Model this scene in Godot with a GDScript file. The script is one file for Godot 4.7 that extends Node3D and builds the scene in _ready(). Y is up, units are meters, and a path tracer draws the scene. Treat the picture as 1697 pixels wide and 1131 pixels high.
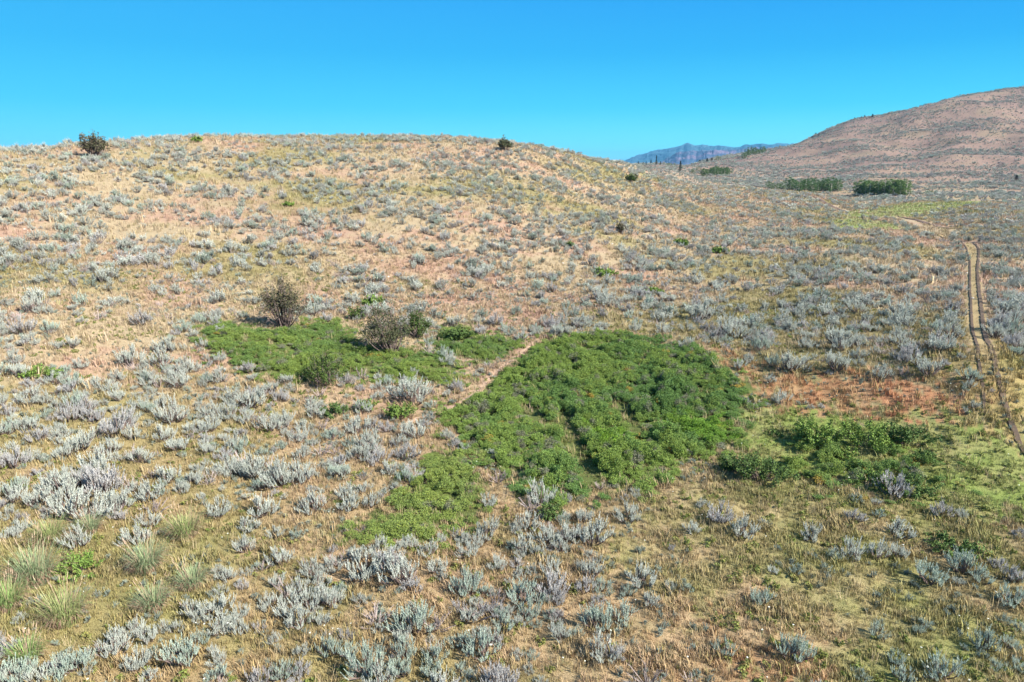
extends Node3D
# A dry sagebrush hillside with a green seep thicket, seen from a drone.

const EYE := Vector3(0, 11.5, 0)
const PITCH := 14.8
const LN0 := 1.791759469   # ln 6, first ring of the relief table
const LN1 := 7.377758908   # ln 1600, last ring
const RINGS := 34
const SPOKES := 41

var relief: Array[PackedFloat32Array] = []
var zone := {}
var zone_box := {}
var tracks := {}
var seen_sage: PackedVector4Array
var rng := RandomNumberGenerator.new()
var n_fine := FastNoiseLite.new()
var n_mid := FastNoiseLite.new()
var n_big := FastNoiseLite.new()
var n_patch := FastNoiseLite.new()
var n_gully := FastNoiseLite.new()
var names := {}

func make_zones() -> void:
	zone["thicket_main"] = PackedVector2Array([Vector2(1.36, -40.56), Vector2(2.15, -41.71), Vector2(4.28, -42.01), Vector2(6.22, -42.24), Vector2(7.69, -41.80), Vector2(8.90, -40.25), Vector2(10.47, -39.21), Vector2(11.38, -36.79), Vector2(11.49, -34.87), Vector2(12.17, -32.57), Vector2(11.60, -31.12), Vector2(10.19, -29.54), Vector2(9.61, -27.91), Vector2(8.92, -26.25), Vector2(6.73, -24.94), Vector2(5.38, -23.57), Vector2(4.70, -22.37), Vector2(3.49, -22.23), Vector2(3.02, -22.82), Vector2(2.35, -22.84), Vector2(1.78, -21.04), Vector2(1.14, -20.62), Vector2(0.66, -21.60), Vector2(0.03, -23.47), Vector2(-1.16, -24.91), Vector2(-1.92, -26.26), Vector2(-2.94, -28.70), Vector2(-2.96, -30.42), Vector2(-1.50, -33.27), Vector2(-0.29, -36.34)])
	zone["thicket_low"] = PackedVector2Array([Vector2(-3.58, -25.20), Vector2(-2.84, -26.28), Vector2(-2.07, -25.91), Vector2(-1.10, -23.58), Vector2(-0.89, -21.47), Vector2(-1.15, -19.97), Vector2(-2.09, -19.49), Vector2(-2.77, -18.77), Vector2(-4.19, -18.44), Vector2(-5.37, -18.75), Vector2(-5.26, -20.33), Vector2(-3.94, -20.82), Vector2(-3.80, -23.07)])
	zone["thicket_upper"] = PackedVector2Array([Vector2(-18.24, -38.69), Vector2(-17.89, -40.39), Vector2(-15.30, -39.23), Vector2(-13.55, -39.30), Vector2(-12.77, -42.20), Vector2(-10.78, -42.63), Vector2(-8.79, -38.64), Vector2(-7.33, -38.32), Vector2(-5.36, -39.37), Vector2(-3.20, -37.15), Vector2(-2.30, -33.65), Vector2(-4.05, -33.93), Vector2(-5.72, -34.56), Vector2(-6.51, -33.61), Vector2(-9.09, -34.00), Vector2(-9.38, -32.66), Vector2(-10.58, -32.66), Vector2(-12.66, -32.62), Vector2(-14.89, -33.89), Vector2(-16.93, -36.03)])
	zone["thicket_patch"] = PackedVector2Array([Vector2(-2.59, -38.39), Vector2(-1.81, -40.73), Vector2(-0.32, -41.45), Vector2(-0.13, -39.63), Vector2(-0.98, -37.48), Vector2(-2.13, -36.28)])
	zone["lime"] = PackedVector2Array([Vector2(3.23, -28.06), Vector2(4.73, -28.32), Vector2(4.66, -26.69), Vector2(3.50, -25.90)])
	zone["lime_low"] = PackedVector2Array([Vector2(6.76, -29.73), Vector2(9.58, -28.88), Vector2(9.94, -27.08), Vector2(8.11, -26.49), Vector2(7.17, -27.89)])
	zone["thicket_scrub"] = PackedVector2Array([Vector2(-5.35, -43.08), Vector2(-3.54, -44.03), Vector2(-1.87, -42.26), Vector2(0.06, -42.11), Vector2(0.80, -40.58), Vector2(-0.48, -38.51), Vector2(-1.72, -38.69), Vector2(-3.10, -38.14), Vector2(-4.58, -39.51)])
	zone["thicket_link"] = PackedVector2Array([Vector2(10.49, -29.87), Vector2(11.73, -27.38), Vector2(13.56, -25.76), Vector2(16.81, -25.46), Vector2(16.05, -23.01), Vector2(14.94, -21.54), Vector2(12.68, -21.64), Vector2(10.05, -23.00), Vector2(8.64, -24.54)])
	zone["olive_low"] = PackedVector2Array([Vector2(2.16, -19.66), Vector2(7.79, -19.67), Vector2(16.01, -18.97), Vector2(12.90, -12.04), Vector2(6.85, -12.04), Vector2(6.77, -14.52), Vector2(4.02, -15.69)])
	zone["meadow"] = PackedVector2Array([Vector2(10.77, -30.05), Vector2(12.85, -30.36), Vector2(14.98, -28.85), Vector2(18.67, -27.87), Vector2(19.71, -26.27), Vector2(20.56, -24.64), Vector2(18.58, -20.82), Vector2(15.25, -20.70), Vector2(13.74, -21.65), Vector2(12.33, -23.13), Vector2(9.99, -22.85), Vector2(8.76, -24.55), Vector2(9.46, -27.59)])
	zone["olive"] = PackedVector2Array([Vector2(5.61, -23.08), Vector2(9.14, -23.60), Vector2(13.55, -21.30), Vector2(18.58, -20.82), Vector2(16.33, -17.04), Vector2(13.09, -17.34), Vector2(10.35, -18.94), Vector2(6.21, -17.64), Vector2(3.79, -18.95)])
	zone["far_meadow"] = PackedVector2Array([Vector2(49.57, -107.62), Vector2(64.33, -133.94), Vector2(79.75, -155.09), Vector2(103.54, -183.18), Vector2(118.72, -192.40), Vector2(137.68, -200.66), Vector2(123.38, -179.62), Vector2(93.08, -150.34), Vector2(76.07, -129.88), Vector2(71.35, -129.56), Vector2(62.69, -123.56), Vector2(62.94, -110.38), Vector2(59.48, -105.01), Vector2(51.45, -102.78), Vector2(48.36, -103.92)])
	zone["red"] = PackedVector2Array([Vector2(10.95, -39.67), Vector2(12.39, -38.45), Vector2(13.43, -34.49), Vector2(16.94, -31.96), Vector2(20.17, -29.67), Vector2(20.52, -28.47), Vector2(18.67, -27.87), Vector2(15.22, -29.38), Vector2(12.59, -30.40), Vector2(12.37, -32.53), Vector2(11.89, -35.67)])
	zone["gold"] = PackedVector2Array([Vector2(20.48, -31.17), Vector2(25.15, -34.60), Vector2(31.92, -38.27), Vector2(20.70, -22.99), Vector2(20.39, -25.44), Vector2(19.82, -26.45), Vector2(19.07, -27.26)])
	zone["red_low"] = PackedVector2Array([Vector2(3.52, -14.75), Vector2(5.31, -15.70), Vector2(7.22, -14.52), Vector2(7.38, -12.91), Vector2(3.29, -12.90)])
	zone["sage_low"] = PackedVector2Array([Vector2(-26.97, -29.04), Vector2(-15.59, -33.95), Vector2(-6.38, -29.66), Vector2(-4.30, -25.18), Vector2(-5.87, -20.79), Vector2(-9.41, -21.53), Vector2(-10.90, -20.25), Vector2(-19.43, -19.92)])
	zone["sage_low_deep"] = PackedVector2Array([Vector2(-15.97, -15.76), Vector2(-8.40, -15.93), Vector2(-8.28, -19.59), Vector2(-5.37, -18.75), Vector2(3.09, -20.83), Vector2(2.77, -17.05), Vector2(0.71, -13.08), Vector2(-1.93, -12.21), Vector2(-12.95, -12.15)])
	zone["sage_mid"] = PackedVector2Array([Vector2(8.52, -46.64), Vector2(11.38, -50.09), Vector2(23.24, -51.48), Vector2(35.13, -52.87), Vector2(21.85, -30.94), Vector2(18.96, -31.44), Vector2(16.40, -33.41), Vector2(14.71, -36.25), Vector2(11.36, -39.87), Vector2(8.08, -41.84)])
	zone["sage_strip"] = PackedVector2Array([Vector2(47.52, -68.49), Vector2(62.96, -77.96), Vector2(29.92, -35.72), Vector2(22.85, -31.40)])
	zone["sage_right"] = PackedVector2Array([Vector2(10.70, -19.67), Vector2(14.11, -23.10), Vector2(14.44, -21.76), Vector2(12.25, -19.67), Vector2(13.48, -17.96), Vector2(16.35, -17.96), Vector2(13.84, -14.74), Vector2(12.66, -15.69), Vector2(11.04, -16.21), Vector2(9.98, -17.05)])
	zone["bare_low"] = PackedVector2Array([Vector2(1.90, -21.24), Vector2(11.66, -21.71), Vector2(12.24, -18.95), Vector2(8.95, -15.95), Vector2(6.22, -13.07), Vector2(2.09, -13.08), Vector2(2.99, -17.34)])
	zone["rye"] = PackedVector2Array([Vector2(-18.38, -19.33), Vector2(-14.11, -19.38), Vector2(-10.32, -20.27), Vector2(-8.46, -16.44), Vector2(-8.97, -14.51), Vector2(-14.30, -14.29)])
	tracks["rut"] = [PackedVector2Array([Vector2(60.96, -93.73), Vector2(58.66, -88.99), Vector2(53.47, -80.11), Vector2(46.69, -69.24), Vector2(35.55, -52.24), Vector2(26.26, -37.87), Vector2(22.02, -30.90), Vector2(20.95, -28.76), Vector2(20.19, -27.37)]), PackedVector2Array([Vector2(60.23, -89.61), Vector2(57.15, -83.89), Vector2(51.72, -75.56), Vector2(44.40, -64.67), Vector2(32.09, -45.91), Vector2(24.78, -34.52), Vector2(22.15, -29.78), Vector2(21.21, -27.56), Vector2(20.51, -25.61), Vector2(19.52, -22.90)])]
	tracks["middle"] = [PackedVector2Array([Vector2(59.47, -89.28), Vector2(53.14, -78.54), Vector2(44.21, -64.89), Vector2(31.78, -46.00), Vector2(24.40, -34.51), Vector2(21.80, -29.87), Vector2(20.78, -27.60)])]
	tracks["road"] = [PackedVector2Array([Vector2(79.19, -185.10), Vector2(75.50, -169.62), Vector2(69.55, -149.15), Vector2(68.24, -140.14), Vector2(70.86, -137.55)]), PackedVector2Array([Vector2(72.44, -129.89), Vector2(72.18, -123.09), Vector2(70.02, -112.42), Vector2(70.85, -107.60), Vector2(71.19, -102.58)]), PackedVector2Array([Vector2(71.70, -126.12), Vector2(66.19, -110.95), Vector2(62.88, -101.71)])]
	tracks["spur"] = [PackedVector2Array([Vector2(63.72, -103.41), Vector2(61.59, -98.55), Vector2(59.34, -94.03)])]
	tracks["trail"] = [PackedVector2Array([Vector2(1.37, -41.09), Vector2(0.48, -39.08), Vector2(-0.56, -36.51), Vector2(-1.36, -34.52), Vector2(-1.65, -33.01), Vector2(-2.59, -31.20), Vector2(-3.76, -29.97), Vector2(-4.36, -29.19), Vector2(-4.76, -28.18)]), PackedVector2Array([Vector2(11.75, -36.90), Vector2(11.73, -34.61), Vector2(11.92, -32.73), Vector2(12.12, -31.38)])]
	tracks["lane"] = [PackedVector2Array([Vector2(2.43, -29.80), Vector2(2.51, -28.00), Vector2(2.65, -26.08), Vector2(2.81, -24.53), Vector2(3.06, -23.16), Vector2(3.29, -22.36)]), PackedVector2Array([Vector2(0.62, -30.59), Vector2(1.27, -29.06), Vector2(1.76, -28.00)]), PackedVector2Array([Vector2(-1.00, -23.82), Vector2(-0.79, -22.36), Vector2(-0.38, -21.25)]), PackedVector2Array([Vector2(5.02, -31.25), Vector2(5.38, -29.02), Vector2(5.55, -27.66)])]
	seen_sage = PackedVector4Array([Vector4(-15.52, -21.51, 1.19, 0), Vector4(-15.40, -23.33, 1.12, 0), Vector4(-16.82, -20.83, 0.95, 0), Vector4(-15.85, -20.76, 0.95, 0), Vector4(-14.47, -21.86, 1.27, 2), Vector4(-13.31, -20.66, 1.01, 0), Vector4(-14.04, -19.98, 1.57, 0), Vector4(-12.60, -21.50, 0.98, 0), Vector4(-12.45, -22.71, 0.95, 0), Vector4(-11.57, -22.62, 0.66, 0), Vector4(-11.05, -23.29, 0.60, 0), Vector4(-10.47, -23.15, 0.74, 0), Vector4(-9.60, -23.20, 1.05, 0), Vector4(-8.41, -22.76, 1.17, 0), Vector4(-7.68, -22.78, 1.03, 0), Vector4(-9.77, -20.40, 0.93, 0), Vector4(-11.76, -19.94, 0.72, 0), Vector4(-8.30, -20.58, 1.01, 0), Vector4(-6.74, -20.76, 0.95, 0), Vector4(-8.51, -19.69, 0.71, 0), Vector4(-7.49, -19.35, 0.51, 0), Vector4(-15.29, -18.98, 0.56, 0), Vector4(-13.20, -18.50, 0.80, 0), Vector4(-8.14, -18.53, 0.61, 0), Vector4(-11.57, -18.89, 0.87, 0), Vector4(-15.28, -18.62, 0.61, 0), Vector4(-6.80, -17.81, 0.77, 0), Vector4(-7.98, -16.89, 0.51, 0), Vector4(-6.62, -16.73, 0.51, 0), Vector4(-7.58, -17.19, 0.35, 0), Vector4(-5.38, -16.74, 0.62, 0), Vector4(-5.86, -16.46, 0.61, 0), Vector4(-5.68, -17.21, 0.69, 0), Vector4(-5.21, -17.41, 0.58, 0), Vector4(-7.96, -16.17, 0.44, 0), Vector4(-7.70, -15.41, 0.89, 0), Vector4(-7.04, -15.34, 0.52, 0), Vector4(-6.50, -15.75, 0.59, 0), Vector4(-5.43, -15.02, 0.82, 0), Vector4(-4.88, -15.10, 0.46, 0), Vector4(-9.37, -14.70, 0.51, 0), Vector4(-8.81, -14.79, 0.35, 0), Vector4(-8.46, -14.79, 0.41, 0), Vector4(-8.94, -14.34, 0.49, 0), Vector4(-7.28, -14.64, 0.55, 0), Vector4(-6.78, -14.65, 0.50, 0), Vector4(-7.70, -13.60, 0.85, 1), Vector4(-9.62, -13.98, 0.82, 0), Vector4(-10.11, -13.52, 0.71, 1), Vector4(-10.38, -13.20, 0.74, 1), Vector4(-8.73, -13.40, 0.61, 0), Vector4(-8.62, -13.92, 0.35, 1), Vector4(-7.62, -14.28, 0.44, 1), Vector4(-4.84, -15.93, 0.70, 0), Vector4(-4.37, -13.93, 0.58, 1), Vector4(-5.30, -13.20, 0.55, 1), Vector4(-4.88, -13.21, 0.51, 2), Vector4(-6.71, -13.15, 0.55, 1), Vector4(-8.32, -13.14, 0.46, 0), Vector4(-11.64, -13.28, 0.42, 0), Vector4(-12.54, -14.99, 0.35, 0), Vector4(0.54, -19.77, 0.84, 0), Vector4(0.14, -19.52, 0.45, 0), Vector4(1.14, -18.92, 0.81, 0), Vector4(0.38, -18.47, 0.74, 0), Vector4(1.48, -18.37, 0.61, 0), Vector4(2.50, -18.81, 1.06, 0), Vector4(-1.26, -18.25, 0.67, 0), Vector4(-1.10, -18.80, 0.50, 0), Vector4(-0.40, -17.53, 0.53, 0), Vector4(-3.16, -16.84, 1.08, 0), Vector4(-3.53, -18.03, 0.54, 0), Vector4(-4.21, -17.02, 1.20, 0), Vector4(-2.07, -17.33, 0.70, 0), Vector4(0.59, -17.22, 0.40, 0), Vector4(1.16, -17.13, 0.69, 0), Vector4(-1.31, -16.37, 0.88, 1), Vector4(0.29, -16.11, 0.98, 1), Vector4(2.32, -17.22, 0.63, 0), Vector4(3.64, -16.84, 0.79, 0), Vector4(3.17, -16.38, 0.44, 1), Vector4(3.67, -15.85, 0.48, 0), Vector4(4.42, -16.55, 0.39, 0), Vector4(-0.78, -15.51, 0.48, 2), Vector4(0.43, -15.43, 0.63, 1), Vector4(0.96, -15.43, 0.37, 1), Vector4(2.81, -15.18, 0.83, 1), Vector4(1.57, -14.65, 0.40, 1), Vector4(-0.24, -14.88, 0.56, 1), Vector4(0.63, -15.10, 0.35, 1), Vector4(-2.44, -14.88, 1.12, 1), Vector4(-2.72, -14.42, 0.50, 0), Vector4(-3.39, -14.80, 0.36, 0), Vector4(-0.76, -13.93, 0.97, 1), Vector4(-0.43, -14.35, 0.45, 2), Vector4(-1.22, -14.28, 0.49, 1), Vector4(0.11, -13.86, 0.35, 0), Vector4(0.45, -13.86, 0.35, 1), Vector4(-1.84, -13.66, 0.67, 1), Vector4(-2.53, -13.79, 0.57, 1), Vector4(-3.89, -13.86, 0.48, 1), Vector4(-3.30, -13.34, 0.93, 1), Vector4(-2.53, -13.21, 0.65, 1), Vector4(-1.89, -13.20, 0.51, 1), Vector4(2.33, -20.14, 0.66, 0), Vector4(3.89, -20.40, 0.80, 0), Vector4(2.57, -17.82, 0.35, 0), Vector4(-0.91, -13.21, 0.35, 0), Vector4(5.76, -19.40, 0.51, 0), Vector4(6.50, -21.22, 0.41, 0), Vector4(6.73, -20.13, 0.92, 2), Vector4(8.28, -20.02, 0.46, 0), Vector4(9.42, -19.16, 0.70, 0), Vector4(10.14, -18.03, 0.72, 0), Vector4(9.55, -17.93, 0.42, 1), Vector4(10.92, -18.14, 0.66, 0), Vector4(11.65, -18.15, 0.60, 0), Vector4(6.65, -15.93, 0.70, 1), Vector4(7.50, -17.22, 0.35, 0), Vector4(8.14, -17.22, 0.40, 1), Vector4(5.12, -13.93, 0.48, 1), Vector4(6.69, -13.73, 0.91, 1), Vector4(9.12, -14.65, 0.45, 1), Vector4(10.55, -15.03, 0.41, 1), Vector4(10.26, -14.80, 0.35, 1), Vector4(12.27, -19.40, 0.77, 0), Vector4(11.77, -16.83, 1.02, 1), Vector4(12.99, -17.32, 0.87, 1), Vector4(12.51, -16.74, 0.39, 0), Vector4(13.19, -16.84, 0.57, 1), Vector4(12.04, -21.53, 0.49, 1), Vector4(12.60, -21.39, 0.42, 0), Vector4(12.23, -20.54, 0.40, 1), Vector4(13.63, -22.00, 1.07, 2), Vector4(11.29, -20.28, 0.60, 2), Vector4(14.49, -20.73, 0.68, 2), Vector4(15.01, -20.47, 0.40, 0), Vector4(14.16, -16.93, 0.63, 2), Vector4(13.39, -15.85, 0.75, 1), Vector4(14.18, -17.62, 0.47, 2), Vector4(11.49, -14.21, 0.69, 1), Vector4(12.23, -14.21, 0.49, 1), Vector4(11.28, -13.40, 0.37, 1), Vector4(11.75, -13.40, 0.42, 1), Vector4(9.90, -13.20, 0.74, 1), Vector4(8.99, -13.14, 0.55, 1), Vector4(8.05, -13.21, 0.37, 1), Vector4(9.09, -13.66, 0.43, 1), Vector4(4.84, -16.47, 0.35, 1), Vector4(12.72, -15.19, 0.35, 1), Vector4(12.92, -14.88, 0.35, 1), Vector4(-21.38, -28.48, 0.98, 0), Vector4(-21.20, -32.11, 0.69, 0), Vector4(-23.04, -33.41, 0.61, 0), Vector4(-18.98, -31.35, 0.78, 0), Vector4(-18.31, -34.89, 1.17, 0), Vector4(-17.85, -33.25, 1.23, 0), Vector4(-17.88, -37.06, 0.68, 0), Vector4(-15.10, -33.76, 0.73, 0), Vector4(-16.83, -38.05, 0.69, 0), Vector4(-11.70, -31.50, 0.98, 0), Vector4(-11.23, -32.50, 0.70, 0), Vector4(-12.04, -29.72, 1.49, 0), Vector4(-11.72, -28.08, 0.80, 0), Vector4(-10.35, -27.41, 1.13, 0), Vector4(-14.87, -28.05, 1.32, 0), Vector4(-14.38, -26.31, 1.00, 0), Vector4(-8.93, -29.15, 0.92, 0), Vector4(-17.17, -25.16, 1.04, 0), Vector4(-19.00, -27.39, 1.12, 2), Vector4(-19.06, -25.53, 0.81, 2), Vector4(-18.79, -28.20, 0.97, 2), Vector4(-16.50, -26.54, 1.26, 2), Vector4(-18.04, -27.63, 0.96, 2), Vector4(-9.16, -27.77, 0.70, 0), Vector4(-10.55, -23.53, 0.98, 0), Vector4(-9.68, -23.23, 1.12, 0), Vector4(-8.49, -22.78, 1.10, 0), Vector4(-8.36, -25.05, 0.80, 0), Vector4(-14.31, -24.26, 0.93, 0), Vector4(-13.30, -25.42, 0.89, 0), Vector4(-15.31, -23.06, 0.89, 0), Vector4(-11.51, -22.49, 0.65, 0), Vector4(-14.36, -21.90, 1.35, 2), Vector4(-15.88, -22.08, 1.07, 0), Vector4(-13.31, -20.55, 0.80, 0), Vector4(-11.27, -25.58, 0.81, 0), Vector4(-13.16, -28.16, 0.62, 0), Vector4(-19.46, -33.23, 1.23, 0), Vector4(-18.41, -32.74, 0.71, 0), Vector4(-12.99, -32.43, 0.60, 0), Vector4(-14.50, -31.96, 0.79, 0), Vector4(-19.64, -30.50, 0.76, 0), Vector4(-18.03, -29.55, 0.74, 0), Vector4(-16.02, -31.19, 1.06, 0), Vector4(-21.31, -30.23, 0.84, 0), Vector4(-4.80, -31.56, 1.77, 0), Vector4(-6.53, -32.40, 0.50, 0), Vector4(-6.73, -27.75, 1.14, 0), Vector4(-5.96, -26.13, 0.91, 0), Vector4(-4.59, -26.38, 0.67, 0), Vector4(-1.96, -25.99, 0.58, 0), Vector4(-3.40, -28.59, 0.36, 0), Vector4(-4.09, -27.01, 1.03, 0), Vector4(-4.63, -23.73, 0.76, 0), Vector4(-5.28, -22.09, 0.64, 0), Vector4(-4.05, -23.90, 0.35, 0), Vector4(-5.71, -21.49, 0.77, 0), Vector4(-4.57, -22.12, 0.36, 0), Vector4(-4.19, -22.42, 0.44, 0), Vector4(-5.31, -35.31, 0.54, 0), Vector4(-0.70, -25.19, 0.48, 0), Vector4(-2.72, -27.01, 0.60, 0), Vector4(-6.39, -24.76, 0.47, 0), Vector4(13.20, -46.97, 1.99, 0), Vector4(13.98, -41.01, 1.37, 0), Vector4(13.93, -42.87, 1.30, 0), Vector4(14.56, -34.00, 1.47, 0), Vector4(16.44, -32.90, 1.32, 0), Vector4(18.27, -36.71, 1.46, 0), Vector4(17.51, -39.11, 0.95, 0), Vector4(19.00, -34.28, 0.63, 0), Vector4(19.77, -30.77, 1.14, 0), Vector4(19.88, -31.83, 0.88, 0), Vector4(17.77, -31.39, 0.87, 0), Vector4(13.09, -32.74, 0.51, 0), Vector4(23.76, -40.43, 1.47, 0), Vector4(21.41, -33.00, 1.41, 0), Vector4(20.99, -29.63, 0.92, 1), Vector4(20.57, -29.19, 0.54, 0), Vector4(20.08, -27.92, 0.52, 0), Vector4(19.61, -27.67, 0.35, 0), Vector4(12.93, -35.68, 0.66, 0), Vector4(12.16, -34.93, 0.65, 0), Vector4(13.97, -29.96, 0.35, 0), Vector4(23.67, -45.64, 1.38, 0), Vector4(25.29, -42.94, 1.56, 0), Vector4(25.44, -34.68, 1.16, 0), Vector4(28.51, -38.11, 1.15, 0), Vector4(24.09, -31.42, 0.87, 1), Vector4(30.88, -41.64, 1.13, 0), Vector4(23.46, -35.20, 1.18, 0)])

# the singled-out plants: x, z, height, width
const DARK_SHRUBS := [
	[-13.74, -40.09, 2.85, 3.06, "tall sparse dark shrub with grey bare stems at the upper thicket edge", 0],
	[-6.98, -37.91, 2.72, 2.51, "tall dark shrub leaning left beside the head of the thicket", 1],
	[-5.92, -41.42, 1.66, 1.89, "rounder green shrub close behind the leaning dark shrub", 2],
	[-9.42, -32.81, 1.53, 2.14, "dark low rounded shrub at the lower edge of the upper thicket", 2],
	[-48.46, -82.12, 2.66, 3.36, "dark bare-stemmed shrub on the ridge against the sky, above the left slope", 0],
	[-0.97, -119.68, 2.14, 2.75, "small dark shrub on the ridge where it starts to fall away", 1],
	[22.63, -133.11, 1.60, 2.06, "lone olive shrub on the low shoulder below the distant mountains", 2],
	[12.79, -81.22, 1.28, 1.00, "thin upright shrub alone on the middle slope among sagebrush", 0],
	[-10.28, -43.89, 0.95, 1.19, "small green shrub between sagebrush up the slope from the leaning shrub", 2],
]
const GREEN_SHRUBS := [
	[12.72, -26.37, 1.15, 2.01, "large green shrub holding a bright lime sprig in the meadow", 0],
	[14.66, -26.25, 1.05, 2.25, "wide grey green shrub in the middle of the meadow shrub row", 0],
	[16.22, -26.07, 0.99, 1.64, "dark green shrub closing the right end of the meadow shrub row", 1],
	[9.32, -23.33, 1.17, 2.16, "big dark green shrub below the lower right corner of the thicket", 1],
	[8.50, -24.11, 0.79, 1.02, "dark shrub tucked against the left flank of the big green shrub", 1],
	[14.05, -22.19, 0.73, 1.94, "low broad green shrub downhill of the meadow shrub row", 1],
	[13.45, -23.12, 0.58, 1.12, "small yellow green shrub between the meadow shrub row and sagebrush", 0],
	[13.42, -18.44, 0.59, 1.43, "flat topped dark green shrub surrounded by sagebrush on the lower meadow", 1],
	[11.22, -27.42, 0.31, 0.57, "tiny dark bush on the mown-looking grass left of the meadow shrub row", 1],
	[16.18, -24.53, 0.52, 0.80, "greyish low bush with a shaded left side beyond the meadow shrub row", 1],
	[13.26, -25.11, 0.48, 1.06, "loose low green bush just in front of the meadow shrub row", 0],
	[-22.31, -30.61, 0.57, 1.59, "flat bright green bush among sagebrush far down the left slope", 0],
	[-21.69, -31.14, 0.40, 0.86, "olive bush touching the flat bright green bush on the left slope", 0],
	[-43.03, -96.87, 0.82, 1.40, "tiny bright green bush on the ridge beside the bare sky", 0],
	[-23.30, -72.37, 0.57, 1.26, "small green bush high on the left hillside", 0],
	[8.33, -60.45, 0.75, 2.05, "flat green bush alone in the middle of the slope", 0],
	[19.98, -80.54, 0.78, 2.13, "green bush in a grassy streak near the middle slope", 0],
	[23.58, -77.67, 0.62, 2.06, "low green bush at the lower end of the grassy streak", 0],
	[11.81, -56.14, 0.60, 1.61, "low green bush in sagebrush above the thicket", 0],
	[5.88, -69.80, 0.74, 0.86, "small upright green bush near the thin upright shrub", 1],
	[-12.44, -17.20, 0.59, 1.45, "soft green leafy bush between the wildrye clumps", 0],
	[-9.91, -47.04, 0.85, 1.70, "spreading green bush just above the small green shrub on the slope", 0],
	[-8.14, -29.46, 0.67, 1.28, "round olive bush below the thicket among pale sagebrush", 1],
	[-6.91, -30.33, 0.63, 1.14, "loose yellowish green bush between two sagebrush below the upper thicket", 0],
	[-5.19, -29.17, 0.88, 1.21, "green bush leaning on the pale sagebrush beside the trail", 0],
	[-3.52, -41.19, 0.98, 1.66, "green bush right of the leaning dark shrub", 1],
	[1.27, -20.42, 0.64, 0.88, "grey green bush at the lowest tip of the thicket", 1],
]
const RYE := [
	[-10.30, -19.24, 0.99, 1.41, "tall yellow green wildrye clump with a straw skirt", 0],
	[-8.86, -16.59, 0.77, 1.01, "blue green wildrye clump with straight blades", 1],
	[-10.46, -17.26, 1.07, 1.21, "wildrye clump greying among sagebrush tips", 1],
	[-9.48, -15.66, 0.83, 1.02, "pale wildrye clump with a dark hollow on its left", 1],
	[-14.03, -18.52, 1.03, 1.10, "bright yellow wildrye clump behind the tall green ones", 0],
	[-13.28, -16.71, 1.28, 1.52, "tallest feathery wildrye clump near the left border", 1],
	[-13.19, -15.52, 0.95, 0.95, "lush green wildrye clump cut by the left border", 2],
	[-11.49, -15.14, 1.09, 1.49, "broad straw tipped wildrye clump in front of the tallest one", 0],
	[-11.50, -13.73, 0.66, 1.06, "low spreading wildrye clump in the bottom left corner", 2],
	[-13.28, -19.25, 0.76, 0.87, "thin grey green wildrye clump beside the soft leafy bush", 1],
]
const CONIFERS := [
	[91.2, -445.8, 6.8, 2.4],
	[86.9, -441.5, 3.8, 2.4],
	[80.4, -432.6, 2.4, 1.6],
	[75.8, -423.3, 2.8, 2.3],
	[82.2, -432.3, 2.9, 1.6],
	[92.7, -440.3, 3.3, 2.0],
	[88.3, -369.6, 6.3, 3.4],
	[159.4, -599.1, 4.6, 4.4],
	[170.5, -616.9, 4.8, 5.1],
	[177.1, -625.4, 3.6, 3.4],
	[347.1, -726.3, 3.7, 3.6],
	[359.6, -731.4, 5.3, 4.3],
	[355.7, -729.9, 3.8, 2.9],
	[359.3, -714.8, 5.9, 4.9],
	[299.7, -703.8, 2.8, 2.7],
	[540.8, -750.5, 7.7, 9.8],
	[245.2, -341.0, 3.1, 4.5],
	[251.6, -674.6, 3.3, 3.2],
	[79.5, -473.4, 2.2, 2.1],
	[156.6, -579.2, 3.3, 2.7],
]
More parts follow.
